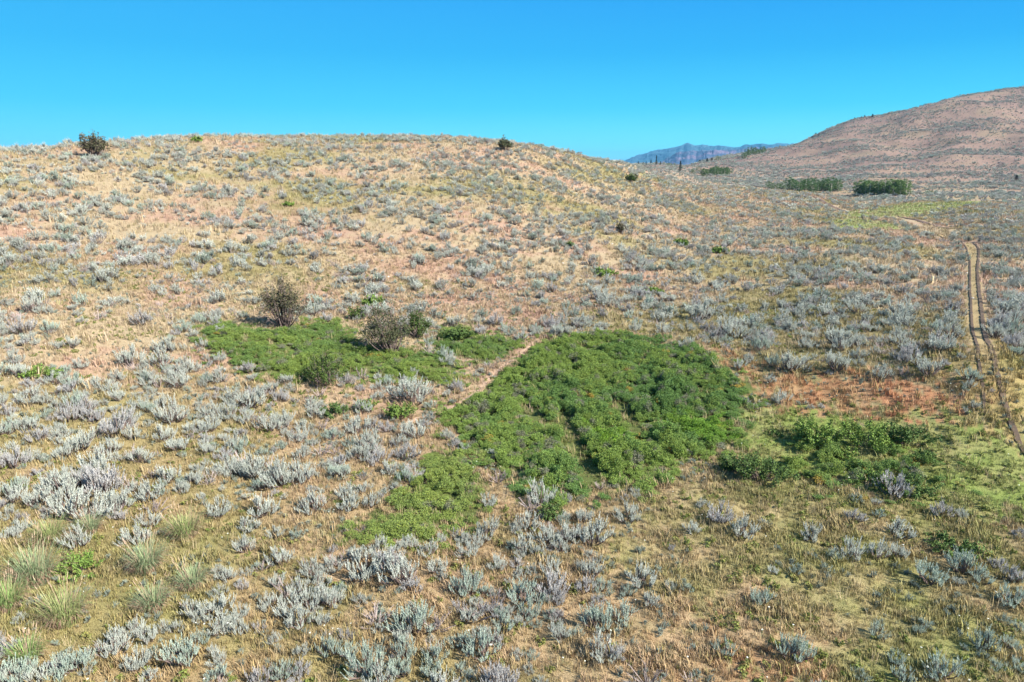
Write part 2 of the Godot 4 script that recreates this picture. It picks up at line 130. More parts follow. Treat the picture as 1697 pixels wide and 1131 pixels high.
const GROVES := [
	["long", [
		[125.1, -315.9, 5.3],
		[134.0, -303.7, 4.2],
		[122.0, -295.2, 4.2],
		[137.2, -299.1, 3.8],
		[126.3, -293.3, 5.3],
		[125.3, -311.3, 4.2],
		[134.8, -300.9, 5.4],
		[132.5, -315.5, 5.4],
		[138.6, -297.9, 4.6],
		[134.7, -308.1, 3.9],
		[126.1, -308.2, 4.2],
		[141.4, -311.1, 4.0],
		[132.0, -309.4, 5.3],
		[120.0, -301.1, 5.2],
		[138.6, -312.2, 3.9],
		[129.4, -311.3, 3.8],
		[138.9, -301.1, 4.5],
		[128.6, -296.8, 4.2],
		[127.6, -314.9, 4.4],
		[132.3, -293.6, 4.8],
		[128.5, -304.1, 5.1],
		[137.4, -293.8, 4.2],
		[136.7, -310.9, 4.7],
		[126.3, -306.7, 4.1],
		[132.4, -289.6, 5.1],
		[126.3, -294.4, 5.0],
		[122.0, -304.4, 5.3],
		[134.0, -300.2, 5.3],
		[128.5, -307.2, 4.2],
		[142.2, -306.7, 5.0],
		[134.4, -308.5, 4.6],
		[122.3, -300.0, 4.7],
		[132.4, -292.3, 4.8],
		[131.1, -308.5, 4.4],
		[125.2, -315.6, 4.2],
		[132.9, -300.5, 5.1],
		[125.6, -303.3, 4.9],
		[139.7, -304.0, 5.4],
		[136.6, -316.6, 5.2],
		[127.2, -315.2, 4.1],
		[138.1, -307.7, 5.3],
		[127.5, -303.1, 4.7],
		[139.8, -300.0, 5.4],
		[131.1, -299.1, 4.4],
		[120.7, -294.2, 4.3],
		[138.9, -304.9, 5.4],
	]],
	["near", [
		[132.0, -266.7, 6.1],
		[139.3, -258.2, 4.4],
		[132.1, -257.9, 5.6],
		[135.9, -244.3, 4.8],
		[136.2, -257.6, 5.1],
		[136.0, -271.3, 4.8],
		[134.7, -246.7, 3.9],
		[134.4, -259.2, 5.8],
		[138.7, -246.4, 4.8],
		[139.2, -260.0, 4.8],
		[133.8, -263.3, 5.2],
		[138.1, -250.1, 5.3],
		[132.7, -252.9, 4.0],
		[131.6, -264.5, 4.5],
		[135.4, -250.0, 5.1],
		[134.0, -260.6, 4.8],
		[139.8, -250.1, 5.4],
		[135.7, -255.3, 5.4],
		[136.0, -270.0, 4.7],
		[137.8, -251.4, 5.3],
		[134.4, -258.0, 5.0],
		[135.8, -240.3, 4.8],
		[139.2, -258.9, 4.1],
		[134.6, -263.7, 5.3],
		[138.4, -249.5, 5.0],
		[136.9, -259.6, 4.6],
		[134.7, -269.4, 4.6],
		[139.2, -255.7, 5.9],
		[134.9, -260.9, 4.6],
		[135.4, -241.2, 4.3],
		[134.5, -251.9, 5.3],
		[131.5, -259.7, 4.4],
		[138.0, -250.6, 5.0],
		[134.3, -256.7, 5.0],
		[131.3, -264.8, 5.5],
		[135.2, -250.2, 4.6],
		[137.6, -268.4, 4.9],
		[135.0, -242.3, 4.0],
		[135.8, -256.4, 5.2],
		[136.3, -271.3, 4.7],
		[140.5, -257.0, 4.3],
		[134.8, -259.5, 5.6],
		[139.7, -247.9, 4.9],
		[138.6, -258.5, 5.6],
		[133.8, -262.9, 5.9],
		[140.7, -254.4, 4.8],
		[135.1, -257.0, 4.2],
		[131.8, -264.4, 4.2],
		[137.0, -252.5, 4.0],
		[137.8, -267.4, 4.4],
		[141.7, -253.2, 4.3],
		[138.5, -260.3, 4.1],
		[136.8, -271.0, 5.6],
		[137.7, -250.8, 4.4],
	]],
	["stub", [
		[114.4, -313.2, 3.5],
		[114.3, -300.0, 2.9],
		[112.3, -302.6, 2.8],
		[119.5, -308.8, 3.2],
		[114.0, -302.1, 2.7],
		[112.6, -306.3, 2.8],
		[118.2, -308.4, 3.3],
		[113.7, -304.5, 2.9],
		[116.5, -299.1, 2.7],
		[118.6, -312.4, 3.0],
		[113.9, -308.0, 3.1],
		[118.2, -306.5, 3.3],
	]],
	["upper", [
		[104.3, -385.6, 4.9],
		[121.8, -412.5, 3.9],
		[110.5, -394.7, 4.3],
		[124.4, -408.2, 4.6],
		[115.7, -399.9, 5.0],
		[108.1, -394.6, 3.5],
		[124.0, -415.0, 4.9],
		[113.3, -399.9, 3.9],
		[126.2, -409.5, 3.8],
		[117.3, -400.4, 5.0],
		[110.4, -397.8, 3.6],
		[122.7, -405.6, 5.2],
		[113.1, -393.9, 5.1],
		[104.9, -385.9, 4.4],
		[122.7, -413.7, 4.4],
		[111.7, -397.1, 4.0],
		[128.8, -420.7, 4.8],
		[118.4, -407.2, 4.8],
		[108.4, -393.8, 3.9],
		[123.1, -410.1, 3.8],
		[112.4, -394.5, 4.0],
		[129.4, -417.9, 4.2],
		[121.4, -412.3, 5.3],
		[109.4, -392.2, 4.5],
		[123.6, -407.0, 4.8],
		[115.9, -401.7, 4.8],
		[105.5, -386.2, 5.0],
		[120.7, -405.0, 3.8],
		[112.4, -397.9, 3.6],
		[126.6, -411.8, 4.0],
		[119.8, -410.2, 5.3],
		[107.1, -386.9, 4.0],
		[123.4, -409.3, 4.9],
		[115.9, -405.1, 4.4],
	]],
	["upperleft", [
		[100.0, -391.0, 3.4],
		[104.8, -399.8, 2.6],
		[100.8, -390.4, 3.1],
		[105.5, -398.6, 3.6],
		[101.0, -387.4, 2.6],
		[101.1, -393.6, 3.0],
	]],
	["lobe", [
		[121.4, -428.7, 5.6],
		[125.3, -422.2, 4.9],
		[122.8, -425.7, 5.6],
		[129.8, -429.7, 4.9],
		[121.9, -415.0, 5.0],
		[119.7, -419.8, 5.3],
		[124.1, -415.3, 5.7],
		[124.5, -428.7, 4.5],
		[130.4, -428.8, 4.6],
		[123.7, -418.2, 5.3],
	]],
	["high", [
		[194.0, -592.1, 6.1],
		[216.2, -623.9, 5.2],
		[202.0, -603.3, 6.7],
		[227.8, -643.8, 5.9],
		[211.6, -618.6, 5.8],
		[196.4, -594.3, 6.0],
		[222.9, -638.0, 6.2],
		[208.6, -617.8, 5.4],
		[228.3, -640.2, 6.0],
		[214.4, -621.7, 6.4],
		[200.9, -603.0, 5.1],
		[226.5, -643.1, 5.4],
		[211.3, -620.8, 6.1],
		[196.5, -597.9, 4.8],
		[221.0, -635.6, 6.6],
		[204.6, -609.0, 6.6],
		[226.1, -637.1, 7.1],
		[214.9, -626.1, 6.0],
		[199.8, -602.7, 6.0],
		[222.0, -633.5, 7.0],
	]],
	["round", [
		[177.5, -615.5, 3.9],
		[180.9, -615.0, 5.0],
		[181.1, -623.2, 4.2],
	]],
	["left", [
		[96.0, -438.1, 2.3],
		[98.6, -434.3, 2.8],
		[95.7, -430.7, 2.5],
		[100.6, -437.2, 2.4],
		[98.4, -437.0, 2.5],
		[96.7, -438.9, 2.5],
	]],
	["dot", [
		[150.8, -253.5, 1.4],
		[151.0, -250.0, 1.4],
		[150.2, -250.9, 1.6],
		[151.3, -249.1, 1.6],
		[151.7, -252.0, 1.7],
	]],
]

func make_relief() -> void:
	relief.append(PackedFloat32Array([0.00, 0.00, 0.00, 0.00, 0.00, 0.00, 0.02, 0.14, 0.37, 0.70, 1.13, 1.65, 2.27, 3.77, 5.96, 8.70, 11.14, 10.74, 9.57, 7.19, 4.09, 1.25, -1.37, -3.99, -6.60, -9.21, -11.81, -14.41, -17.01, -19.60, -22.20, -24.80, -27.40, -30.00]))
	relief.append(PackedFloat32Array([0.00, 0.00, 0.00, 0.00, 0.00, 0.00, 0.02, 0.14, 0.37, 0.70, 1.13, 1.65, 2.27, 3.77, 5.96, 8.70, 11.14, 10.74, 9.57, 7.19, 4.09, 1.25, -1.37, -3.99, -6.60, -9.21, -11.81, -14.41, -17.01, -19.60, -22.20, -24.80, -27.40, -30.00]))
	relief.append(PackedFloat32Array([0.00, 0.00, 0.00, 0.00, 0.00, 0.00, 0.02, 0.14, 0.37, 0.70, 1.13, 1.65, 2.27, 3.77, 5.96, 8.70, 11.14, 10.74, 9.57, 7.19, 4.09, 1.25, -1.37, -3.99, -6.60, -9.21, -11.81, -14.41, -17.01, -19.60, -22.20, -24.80, -27.40, -30.00]))
	relief.append(PackedFloat32Array([0.00, 0.00, 0.00, 0.00, 0.00, 0.00, 0.02, 0.13, 0.35, 0.66, 1.08, 1.67, 2.38, 3.85, 5.96, 8.68, 11.18, 10.91, 9.77, 7.36, 4.29, 1.43, -1.22, -3.87, -6.50, -9.12, -11.74, -14.35, -16.96, -19.56, -22.17, -24.77, -27.38, -30.00]))
	relief.append(PackedFloat32Array([0.00, 0.00, 0.00, 0.00, 0.00, 0.00, 0.01, 0.10, 0.25, 0.47, 0.86, 1.75, 2.87, 4.21, 5.96, 8.60, 11.35, 11.54, 10.50, 7.95, 5.04, 2.15, -0.57, -3.32, -6.04, -8.73, -11.41, -14.08, -16.73, -19.38, -22.02, -24.67, -27.33, -30.00]))
	relief.append(PackedFloat32Array([0.00, 0.00, 0.00, 0.00, 0.00, 0.00, 0.01, 0.06, 0.17, 0.32, 0.67, 1.82, 3.28, 4.50, 5.96, 8.51, 11.48, 12.14, 11.23, 8.58, 5.79, 2.82, -0.03, -2.86, -5.65, -8.41, -11.14, -13.85, -16.54, -19.22, -21.90, -24.59, -27.29, -30.00]))
	relief.append(PackedFloat32Array([0.00, 0.00, 0.00, 0.00, 0.00, 0.00, 0.01, 0.05, 0.14, 0.26, 0.57, 1.81, 3.34, 4.54, 5.94, 8.35, 11.47, 12.66, 11.97, 9.36, 6.56, 3.30, 0.10, -2.78, -5.61, -8.39, -11.13, -13.84, -16.53, -19.22, -21.90, -24.58, -27.28, -30.00]))
	relief.append(PackedFloat32Array([0.00, 0.00, 0.00, 0.00, 0.00, 0.00, 0.01, 0.05, 0.13, 0.24, 0.52, 1.61, 3.08, 4.30, 5.73, 7.95, 11.10, 13.13, 12.74, 10.36, 7.33, 3.61, 0.10, -2.96, -5.90, -8.73, -11.48, -14.17, -16.81, -19.42, -22.03, -24.65, -27.30, -30.00]))
	relief.append(PackedFloat32Array([0.00, 0.00, 0.00, 0.00, 0.00, 0.00, 0.01, 0.04, 0.12, 0.22, 0.51, 1.54, 2.80, 4.02, 5.54, 7.63, 10.70, 13.46, 13.42, 11.35, 8.23, 4.10, 0.17, -2.98, -5.97, -8.84, -11.60, -14.27, -16.90, -19.49, -22.07, -24.66, -27.30, -30.00]))
	relief.append(PackedFloat32Array([0.00, 0.00, 0.00, 0.00, 0.00, 0.00, 0.01, 0.04, 0.10, 0.20, 0.52, 1.58, 2.55, 3.71, 5.39, 7.43, 10.31, 13.75, 14.06, 12.34, 9.37, 5.17, 0.91, -2.44, -5.52, -8.47, -11.29, -14.02, -16.69, -19.32, -21.94, -24.58, -27.25, -30.00]))
	relief.append(PackedFloat32Array([0.00, 0.00, 0.00, 0.00, 0.00, 0.00, 0.00, 0.03, 0.09, 0.17, 0.53, 1.62, 2.30, 3.40, 5.25, 7.25, 9.93, 13.97, 14.61, 13.27, 10.55, 6.51, 2.04, -1.60, -4.83, -7.90, -10.82, -13.64, -16.38, -19.08, -21.75, -24.45, -27.18, -30.00]))
	relief.append(PackedFloat32Array([0.00, 0.00, 0.00, 0.00, 0.00, 0.00, 0.00, 0.02, 0.07, 0.14, 0.53, 1.63, 2.09, 3.18, 5.13, 7.10, 9.62, 14.01, 14.94, 14.00, 11.53, 7.69, 3.05, -0.89, -4.24, -7.41, -10.42, -13.31, -16.12, -18.86, -21.59, -24.34, -27.13, -30.00]))
	relief.append(PackedFloat32Array([0.00, 0.00, 0.00, 0.00, 0.00, 0.00, 0.00, 0.02, 0.05, 0.11, 0.46, 1.47, 1.92, 3.03, 5.02, 6.97, 9.37, 13.68, 15.14, 14.63, 12.47, 8.92, 4.14, -0.16, -3.65, -6.92, -10.02, -12.98, -15.85, -18.65, -21.43, -24.23, -27.07, -30.00]))
	relief.append(PackedFloat32Array([0.00, 0.00, 0.00, 0.00, 0.00, 0.00, 0.00, 0.01, 0.04, 0.08, 0.35, 1.23, 1.76, 2.91, 4.91, 6.84, 9.16, 13.21, 15.26, 15.09, 13.13, 9.81, 4.96, 0.37, -3.21, -6.56, -9.72, -12.74, -15.65, -18.50, -21.32, -24.15, -27.03, -30.00]))
	relief.append(PackedFloat32Array([0.00, 0.00, 0.00, 0.00, 0.00, 0.00, 0.00, 0.01, 0.03, 0.06, 0.27, 1.04, 1.58, 2.74, 4.79, 6.73, 9.01, 12.93, 15.31, 15.26, 13.24, 9.90, 5.05, 0.42, -3.17, -6.53, -9.70, -12.72, -15.64, -18.49, -21.31, -24.14, -27.03, -30.00]))
	relief.append(PackedFloat32Array([0.00, 0.00, 0.00, 0.00, 0.00, 0.00, 0.00, 0.01, 0.02, 0.03, 0.20, 0.84, 1.38, 2.56, 4.67, 6.63, 8.91, 12.75, 15.33, 15.38, 13.28, 9.89, 5.05, 0.42, -3.19, -6.56, -9.73, -12.75, -15.67, -18.51, -21.32, -24.15, -27.03, -30.00]))
	relief.append(PackedFloat32Array([0.00, 0.00, 0.00, 0.00, 0.00, 0.00, 0.00, 0.00, 0.00, 0.01, 0.13, 0.66, 1.19, 2.35, 4.53, 6.53, 8.80, 12.57, 15.35, 15.46, 13.30, 9.87, 5.05, 0.42, -3.21, -6.59, -9.77, -12.79, -15.70, -18.53, -21.34, -24.16, -27.03, -30.00]))
	relief.append(PackedFloat32Array([0.00, 0.00, 0.00, 0.00, 0.00, 0.00, 0.00, 0.00, 0.00, 0.00, 0.09, 0.55, 1.05, 2.14, 4.35, 6.38, 8.65, 12.31, 15.36, 15.49, 13.31, 9.84, 5.06, 0.43, -3.22, -6.61, -9.79, -12.81, -15.72, -18.55, -21.35, -24.16, -27.03, -30.00]))
	relief.append(PackedFloat32Array([0.00, 0.00, 0.00, 0.00, 0.00, 0.00, 0.00, 0.00, 0.00, 0.00, 0.08, 0.49, 0.94, 1.93, 4.05, 6.09, 8.34, 11.80, 15.20, 15.41, 13.26, 9.67, 5.10, 0.61, -3.04, -6.44, -9.64, -12.68, -15.61, -18.46, -21.29, -24.13, -27.02, -30.00]))
	relief.append(PackedFloat32Array([0.00, 0.00, 0.00, 0.00, 0.00, 0.00, 0.00, 0.00, 0.00, 0.00, 0.08, 0.45, 0.86, 1.70, 3.62, 5.60, 7.83, 10.99, 14.71, 15.18, 13.10, 9.33, 5.23, 1.12, -2.51, -5.90, -9.13, -12.22, -15.22, -18.16, -21.08, -24.00, -26.96, -30.00]))
	relief.append(PackedFloat32Array([0.00, 0.00, 0.00, 0.00, 0.00, 0.00, 0.00, 0.00, 0.00, 0.00, 0.07, 0.44, 0.79, 1.48, 3.16, 5.03, 7.20, 10.01, 14.00, 14.83, 12.87, 9.03, 5.39, 1.71, -1.74, -5.05, -8.28, -11.44, -14.56, -17.64, -20.71, -23.78, -26.87, -30.00]))
	relief.append(PackedFloat32Array([0.00, 0.00, 0.00, 0.00, 0.00, 0.00, 0.00, 0.00, 0.00, 0.00, 0.08, 0.45, 0.75, 1.28, 2.65, 4.32, 6.30, 8.74, 12.34, 14.05, 12.27, 8.91, 5.69, 2.29, -0.17, -2.12, -3.87, -5.59, -8.17, -12.12, -16.57, -21.22, -25.80, -30.00]))
	relief.append(PackedFloat32Array([0.00, 0.00, 0.00, 0.00, 0.00, 0.00, 0.00, 0.00, 0.00, 0.00, 0.09, 0.49, 0.73, 1.11, 2.17, 3.57, 5.25, 7.28, 10.09, 12.76, 11.55, 8.75, 5.92, 3.08, 2.04, 2.06, 2.07, 1.08, -2.10, -6.84, -12.59, -18.76, -24.76, -30.00]))
	relief.append(PackedFloat32Array([0.00, 0.00, 0.00, 0.00, 0.00, 0.00, 0.00, 0.00, 0.00, 0.00, 0.12, 0.57, 0.74, 1.01, 1.85, 3.02, 4.24, 5.82, 8.21, 10.88, 11.22, 8.06, 5.96, 5.03, 4.62, 5.84, 5.85, 2.77, -2.99, -9.16, -14.61, -19.93, -25.08, -30.00]))
	relief.append(PackedFloat32Array([0.00, 0.00, 0.00, 0.00, 0.00, 0.00, 0.00, 0.00, 0.00, 0.00, 0.13, 0.60, 0.73, 0.87, 1.50, 2.44, 3.32, 4.47, 6.37, 8.68, 10.30, 6.63, 5.78, 5.86, 6.13, 7.85, 7.70, 3.83, -3.48, -10.55, -15.91, -20.71, -25.29, -30.00]))
	relief.append(PackedFloat32Array([0.00, 0.00, 0.00, 0.00, 0.00, 0.00, 0.00, 0.00, 0.00, 0.00, 0.13, 0.57, 0.64, 0.68, 1.05, 1.80, 2.54, 3.35, 4.64, 6.37, 6.92, 4.59, 3.83, 4.90, 6.31, 8.04, 8.07, 5.00, -2.38, -9.98, -15.60, -20.53, -25.20, -30.00]))
	relief.append(PackedFloat32Array([0.00, 0.00, 0.00, 0.00, 0.00, 0.00, 0.00, 0.00, 0.00, 0.00, 0.17, 0.73, 0.67, 0.62, 0.80, 1.36, 1.97, 2.58, 3.32, 4.28, 5.24, 4.24, 1.65, 1.96, 2.61, 3.78, 6.76, 9.00, 9.33, 2.35, -5.80, -13.73, -21.87, -30.00]))
	relief.append(PackedFloat32Array([0.00, 0.00, 0.00, 0.00, 0.00, 0.00, 0.00, 0.00, 0.00, 0.00, 0.21, 0.88, 0.77, 0.62, 0.73, 1.15, 1.65, 2.16, 2.74, 3.29, 3.98, 4.05, 0.38, 0.30, 1.11, 2.92, 5.78, 10.29, 16.29, 9.38, 4.24, -5.30, -17.70, -30.00]))
	relief.append(PackedFloat32Array([0.00, 0.00, 0.00, 0.00, 0.00, 0.00, 0.00, 0.00, 0.00, 0.00, 0.22, 0.95, 0.87, 0.71, 0.79, 1.14, 1.52, 1.89, 2.29, 2.72, 3.16, 3.29, -0.11, -0.82, 0.18, 1.61, 4.92, 11.12, 20.14, 15.61, 6.88, -3.59, -16.63, -30.00]))
	relief.append(PackedFloat32Array([0.00, 0.00, 0.00, 0.00, 0.00, 0.00, 0.00, 0.00, 0.00, 0.00, 0.24, 1.09, 1.03, 0.89, 0.94, 1.19, 1.51, 1.74, 1.96, 2.20, 2.41, 2.57, -1.50, -1.97, -0.36, 0.89, 4.85, 12.80, 26.64, 31.58, 18.25, 4.61, -12.09, -30.00]))
	relief.append(PackedFloat32Array([0.00, 0.00, 0.00, 0.00, 0.00, 0.00, 0.00, 0.00, 0.00, 0.00, 0.30, 1.32, 1.26, 1.12, 1.16, 1.34, 1.53, 1.65, 1.73, 1.73, 1.62, 1.61, -2.07, -2.06, -0.45, 1.06, 5.71, 15.23, 31.79, 49.65, 40.22, 21.88, -3.55, -30.00]))
	relief.append(PackedFloat32Array([0.00, 0.00, 0.00, 0.00, 0.00, 0.00, 0.00, 0.00, 0.00, 0.00, 0.35, 1.56, 1.50, 1.35, 1.36, 1.43, 1.53, 1.55, 1.56, 1.39, 1.06, 0.50, -0.37, -0.65, -0.27, 2.16, 7.50, 16.75, 33.36, 57.26, 55.93, 35.64, 2.64, -30.00]))
	relief.append(PackedFloat32Array([0.00, 0.00, 0.00, 0.00, 0.00, 0.00, 0.00, 0.00, 0.00, 0.00, 0.41, 1.82, 1.76, 1.57, 1.47, 1.40, 1.35, 1.29, 1.24, 1.19, 1.08, 0.73, 0.04, -0.43, -0.31, 1.76, 7.12, 17.12, 35.88, 63.43, 67.87, 47.26, 8.78, -30.00]))
	relief.append(PackedFloat32Array([0.00, 0.00, 0.00, 0.00, 0.00, 0.00, 0.00, 0.00, 0.00, 0.00, 0.47, 2.09, 2.06, 1.87, 1.54, 1.05, 1.00, 0.99, 0.98, 0.96, 0.92, 0.66, 0.17, -0.26, -0.24, 2.03, 9.00, 20.41, 38.08, 67.17, 82.21, 60.14, 20.38, -20.18]))
	relief.append(PackedFloat32Array([0.00, 0.00, 0.00, 0.00, 0.00, 0.00, 0.00, 0.00, 0.00, 0.00, 0.55, 2.44, 2.42, 2.23, 1.87, 1.38, 1.32, 1.32, 1.30, 1.28, 1.25, 0.86, 0.25, -0.22, -0.24, 1.93, 8.70, 19.56, 36.25, 65.21, 88.14, 77.55, 32.38, -20.00]))
	relief.append(PackedFloat32Array([0.00, 0.00, 0.00, 0.00, 0.00, 0.00, 0.00, 0.00, 0.00, 0.00, 0.51, 2.28, 2.25, 2.06, 1.73, 1.26, 1.18, 1.14, 1.12, 1.10, 1.06, 0.68, 0.08, -0.36, -0.37, 1.52, 8.15, 19.37, 36.01, 64.72, 91.28, 81.47, 34.50, -20.00]))
	relief.append(PackedFloat32Array([0.00, 0.00, 0.00, 0.00, 0.00, 0.00, 0.00, 0.00, 0.00, 0.00, 0.30, 1.31, 1.23, 1.04, 0.74, 0.32, 0.14, -0.01, -0.07, -0.12, -0.15, -0.38, -0.75, -1.00, -0.88, 0.52, 7.50, 19.55, 37.04, 64.81, 93.40, 82.12, 34.70, -20.00]))
	relief.append(PackedFloat32Array([0.00, 0.00, 0.00, 0.00, 0.00, 0.00, 0.00, 0.00, 0.00, 0.00, 0.04, 0.13, -0.01, -0.19, -0.46, -0.81, -1.12, -1.40, -1.51, -1.59, -1.62, -1.67, -1.74, -1.78, -1.50, -0.64, 6.82, 19.77, 38.29, 64.91, 95.28, 82.58, 34.84, -20.00]))
	relief.append(PackedFloat32Array([0.00, 0.00, 0.00, 0.00, 0.00, 0.00, 0.00, 0.00, 0.00, 0.00, -0.03, -0.17, -0.32, -0.51, -0.77, -1.10, -1.45, -1.76, -1.88, -1.97, -2.00, -2.00, -2.00, -1.98, -1.66, -0.95, 6.62, 19.83, 38.61, 64.94, 95.91, 82.78, 34.89, -20.00]))
	relief.append(PackedFloat32Array([0.00, 0.00, 0.00, 0.00, 0.00, 0.00, 0.00, 0.00, 0.00, 0.00, -0.03, -0.17, -0.32, -0.51, -0.77, -1.10, -1.45, -1.76, -1.88, -1.97, -2.00, -2.00, -2.00, -1.98, -1.66, -0.95, 6.62, 19.83, 38.61, 64.94, 95.91, 82.78, 34.89, -20.00]))
	relief.append(PackedFloat32Array([0.00, 0.00, 0.00, 0.00, 0.00, 0.00, 0.00, 0.00, 0.00, 0.00, -0.03, -0.17, -0.32, -0.51, -0.77, -1.10, -1.45, -1.76, -1.88, -1.97, -2.00, -2.00, -2.00, -1.98, -1.66, -0.95, 6.62, 19.83, 38.61, 64.94, 95.91, 82.78, 34.89, -20.00]))
const FAR_RIDGE := [[-7.28, -0.0277], [2.53, -0.0195], [7.40, -0.0111], [9.39, 0.0004], [10.22, 0.0069], [11.15, 0.0109], [12.08, 0.0133], [13.46, 0.0184], [13.95, 0.0207], [14.37, 0.0183], [15.06, 0.0186], [15.74, 0.0170], [16.64, 0.0173], [17.31, 0.0161], [18.40, 0.0191], [19.35, 0.0209], [19.92, 0.0189], [20.56, 0.0204], [22.26, 0.0171], [25.15, 0.0123], [29.04, 0.0083]]
const NEAR_RIDGE := [[7.43, -0.0277], [10.29, -0.0176], [11.77, -0.0061], [12.35, 0.0020], [13.25, 0.0108], [14.40, 0.0119], [16.66, 0.0130], [18.64, 0.0152], [20.58, 0.0158], [25.15, 0.0123], [29.06, 0.0047]]


# ---------------------------------------------------------------- helpers

func numbered(called: String) -> String:
	if not names.has(called):
		names[called] = 0
		return called
	names[called] += 1
	return "%s_%03d" % [called, names[called]]


func tag(o: Node, label := "", category := "", group := "", kind := "") -> void:
	if label: o.set_meta("label", label)
	if category: o.set_meta("category", category)
	if group: o.set_meta("group", group)
	if kind: o.set_meta("kind", kind)


func put(called: String, mesh: Mesh, m: Material, parent: Node = self) -> MeshInstance3D:
	var o := MeshInstance3D.new()
	o.name = numbered(called) if parent == self else called
	o.mesh = mesh
	o.material_override = m
	parent.add_child(o, true)
	return o


func mat(c: Color, rough := 0.85, glow_through := 0.0, tinted := true) -> StandardMaterial3D:
	var m := StandardMaterial3D.new()
	m.albedo_color = c.linear_to_srgb()
	m.roughness = rough
	m.metallic_specular = 0.25
	m.vertex_color_use_as_albedo = tinted
	m.cull_mode = BaseMaterial3D.CULL_DISABLED
	if glow_through > 0.0:
		m.backlight_enabled = true
		m.backlight = Color(glow_through, glow_through, glow_through)
	return m


class Shape:
	var v := PackedVector3Array()
	var c := PackedColorArray()
	func tri(a: Vector3, b: Vector3, d: Vector3, col: Color) -> void:
		v.append(a); v.append(b); v.append(d)
		c.append(col); c.append(col); c.append(col)
	func quad(a: Vector3, b: Vector3, d: Vector3, e: Vector3, col: Color) -> void:
		tri(a, b, d, col); tri(a, d, e, col)
	func tube(p: Vector3, q: Vector3, r0: float, r1: float, col: Color, n := 3) -> void:
		var d := (q - p).normalized()
		var s := d.cross(Vector3(0.31, 0.17, 0.93)).normalized()
		var t := d.cross(s)
		for i in n:
			var a := TAU * i / n
			var b := TAU * (i + 1) / n
			var u := s * cos(a) + t * sin(a)
			var w := s * cos(b) + t * sin(b)
			quad(p + u * r0, p + w * r0, q + w * r1, q + u * r1, col)
	func mesh() -> ArrayMesh:
		var arrays := []
		arrays.resize(Mesh.ARRAY_MAX)
		arrays[Mesh.ARRAY_VERTEX] = v
		arrays[Mesh.ARRAY_COLOR] = c
		var m := ArrayMesh.new()
		m.add_surface_from_arrays(Mesh.PRIMITIVE_TRIANGLES, arrays)
		return m


class Scatter:
	var b := PackedFloat32Array()
	var n := 0
	func add(x: Basis, p: Vector3, c: Color) -> void:
		b.append_array(PackedFloat32Array([x.x.x, x.y.x, x.z.x, p.x, x.x.y, x.y.y, x.z.y, p.y, x.x.z, x.y.z, x.z.z, p.z, c.r, c.g, c.b, 1.0]))
		n += 1


func strew(called: String, s: Scatter, mesh: Mesh, m: Material, label: String, parent: Node = self) -> void:
	if s.n == 0: return
	var mm := MultiMesh.new()
	mm.transform_format = MultiMesh.TRANSFORM_3D
	mm.use_colors = true
	mm.mesh = mesh
	mm.instance_count = s.n
	mm.buffer = s.b
	var o := MultiMeshInstance3D.new()
	o.name = numbered(called) if parent == self else called
	o.multimesh = mm
	o.material_override = m
	tag(o, label, "", "", "stuff")
	parent.add_child(o, true)


func turned(x: float, y: float, z: float, scale: Vector3) -> Basis:
	return Basis.from_euler(Vector3(x, y, z)) * Basis.from_scale(scale)


func rnd(a: float, b: float) -> float:
	return rng.randf_range(a, b)


func on_sphere() -> Vector3:
	var y := rnd(-1, 1)
	var a := rnd(0, TAU)
	var s := sqrt(1.0 - y * y)
	return Vector3(s * cos(a), y, s * sin(a))

# ---------------------------------------------------------------- relief

func cr(a: float, b: float, c: float, d: float, t: float) -> float:
	return b + 0.5 * t * (c - a + t * (2.0 * a - 5.0 * b + 4.0 * c - d + t * (3.0 * (b - c) + d - a)))


func along(k: int, j: int, t: float) -> float:
	var row := relief[clampi(k, 0, SPOKES - 1)]
	return cr(row[maxi(j - 1, 0)], row[j], row[mini(j + 1, RINGS - 1)], row[mini(j + 2, RINGS - 1)], t)


func form(x: float, z: float) -> float:   # the lie of the land without its small bumps
	var r := maxf(sqrt(x * x + z * z), 6.0)
	var a := rad_to_deg(atan2(x, -z))
	var fa := clampf((a + 50.0) / 100.0 * (SPOKES - 1), 0.0, SPOKES - 1.001)
	var fr := clampf((log(r) - LN0) / (LN1 - LN0) * (RINGS - 1), 0.0, RINGS - 1.001)
	var i := int(fa)
	var j := int(fr)
	var t := fr - j
	return cr(along(i - 1, j, t), along(i, j, t), along(i + 1, j, t), along(i + 2, j, t), fa - i)


func near_line(kind: String, p: Vector2, reach: float) -> float:   # distance to the nearest line of that kind, or reach
	var best := reach
	for line in tracks[kind]:
		for i in line.size() - 1:
			var q := Geometry2D.get_closest_point_to_segment(p, line[i], line[i + 1])
			best = minf(best, p.distance_to(q))
	return best


func ground(x: float, z: float) -> float:
	var r := sqrt(x * x + z * z)
	var h := form(x, z)
	h += n_mid.get_noise_2d(x, z) * 0.16 * smoothstep(5.0, 14.0, r)
	h += n_fine.get_noise_2d(x, z) * 0.05 * (1.0 - smoothstep(90.0, 200.0, r))
	if r > 200.0:
		var k := smoothstep(260.0, 620.0, r)
		h += k * (n_gully.get_noise_2d(x, z) * 3.5 - 1.5 + n_big.get_noise_2d(x * 3.0, z * 3.0) * 1.6)
	return h


func inside(name: String, x: float, z: float, fuzz := 0.6) -> bool:
	var box: Rect2 = zone_box[name]
	var p := Vector2(x + n_fine.get_noise_2d(z * 1.7 + 40.0, x * 1.7) * fuzz * 1.6, z + n_fine.get_noise_2d(x * 1.7, z * 1.7 - 70.0) * fuzz * 1.6)
	return box.has_point(p) and Geometry2D.is_point_in_polygon(p, zone[name])


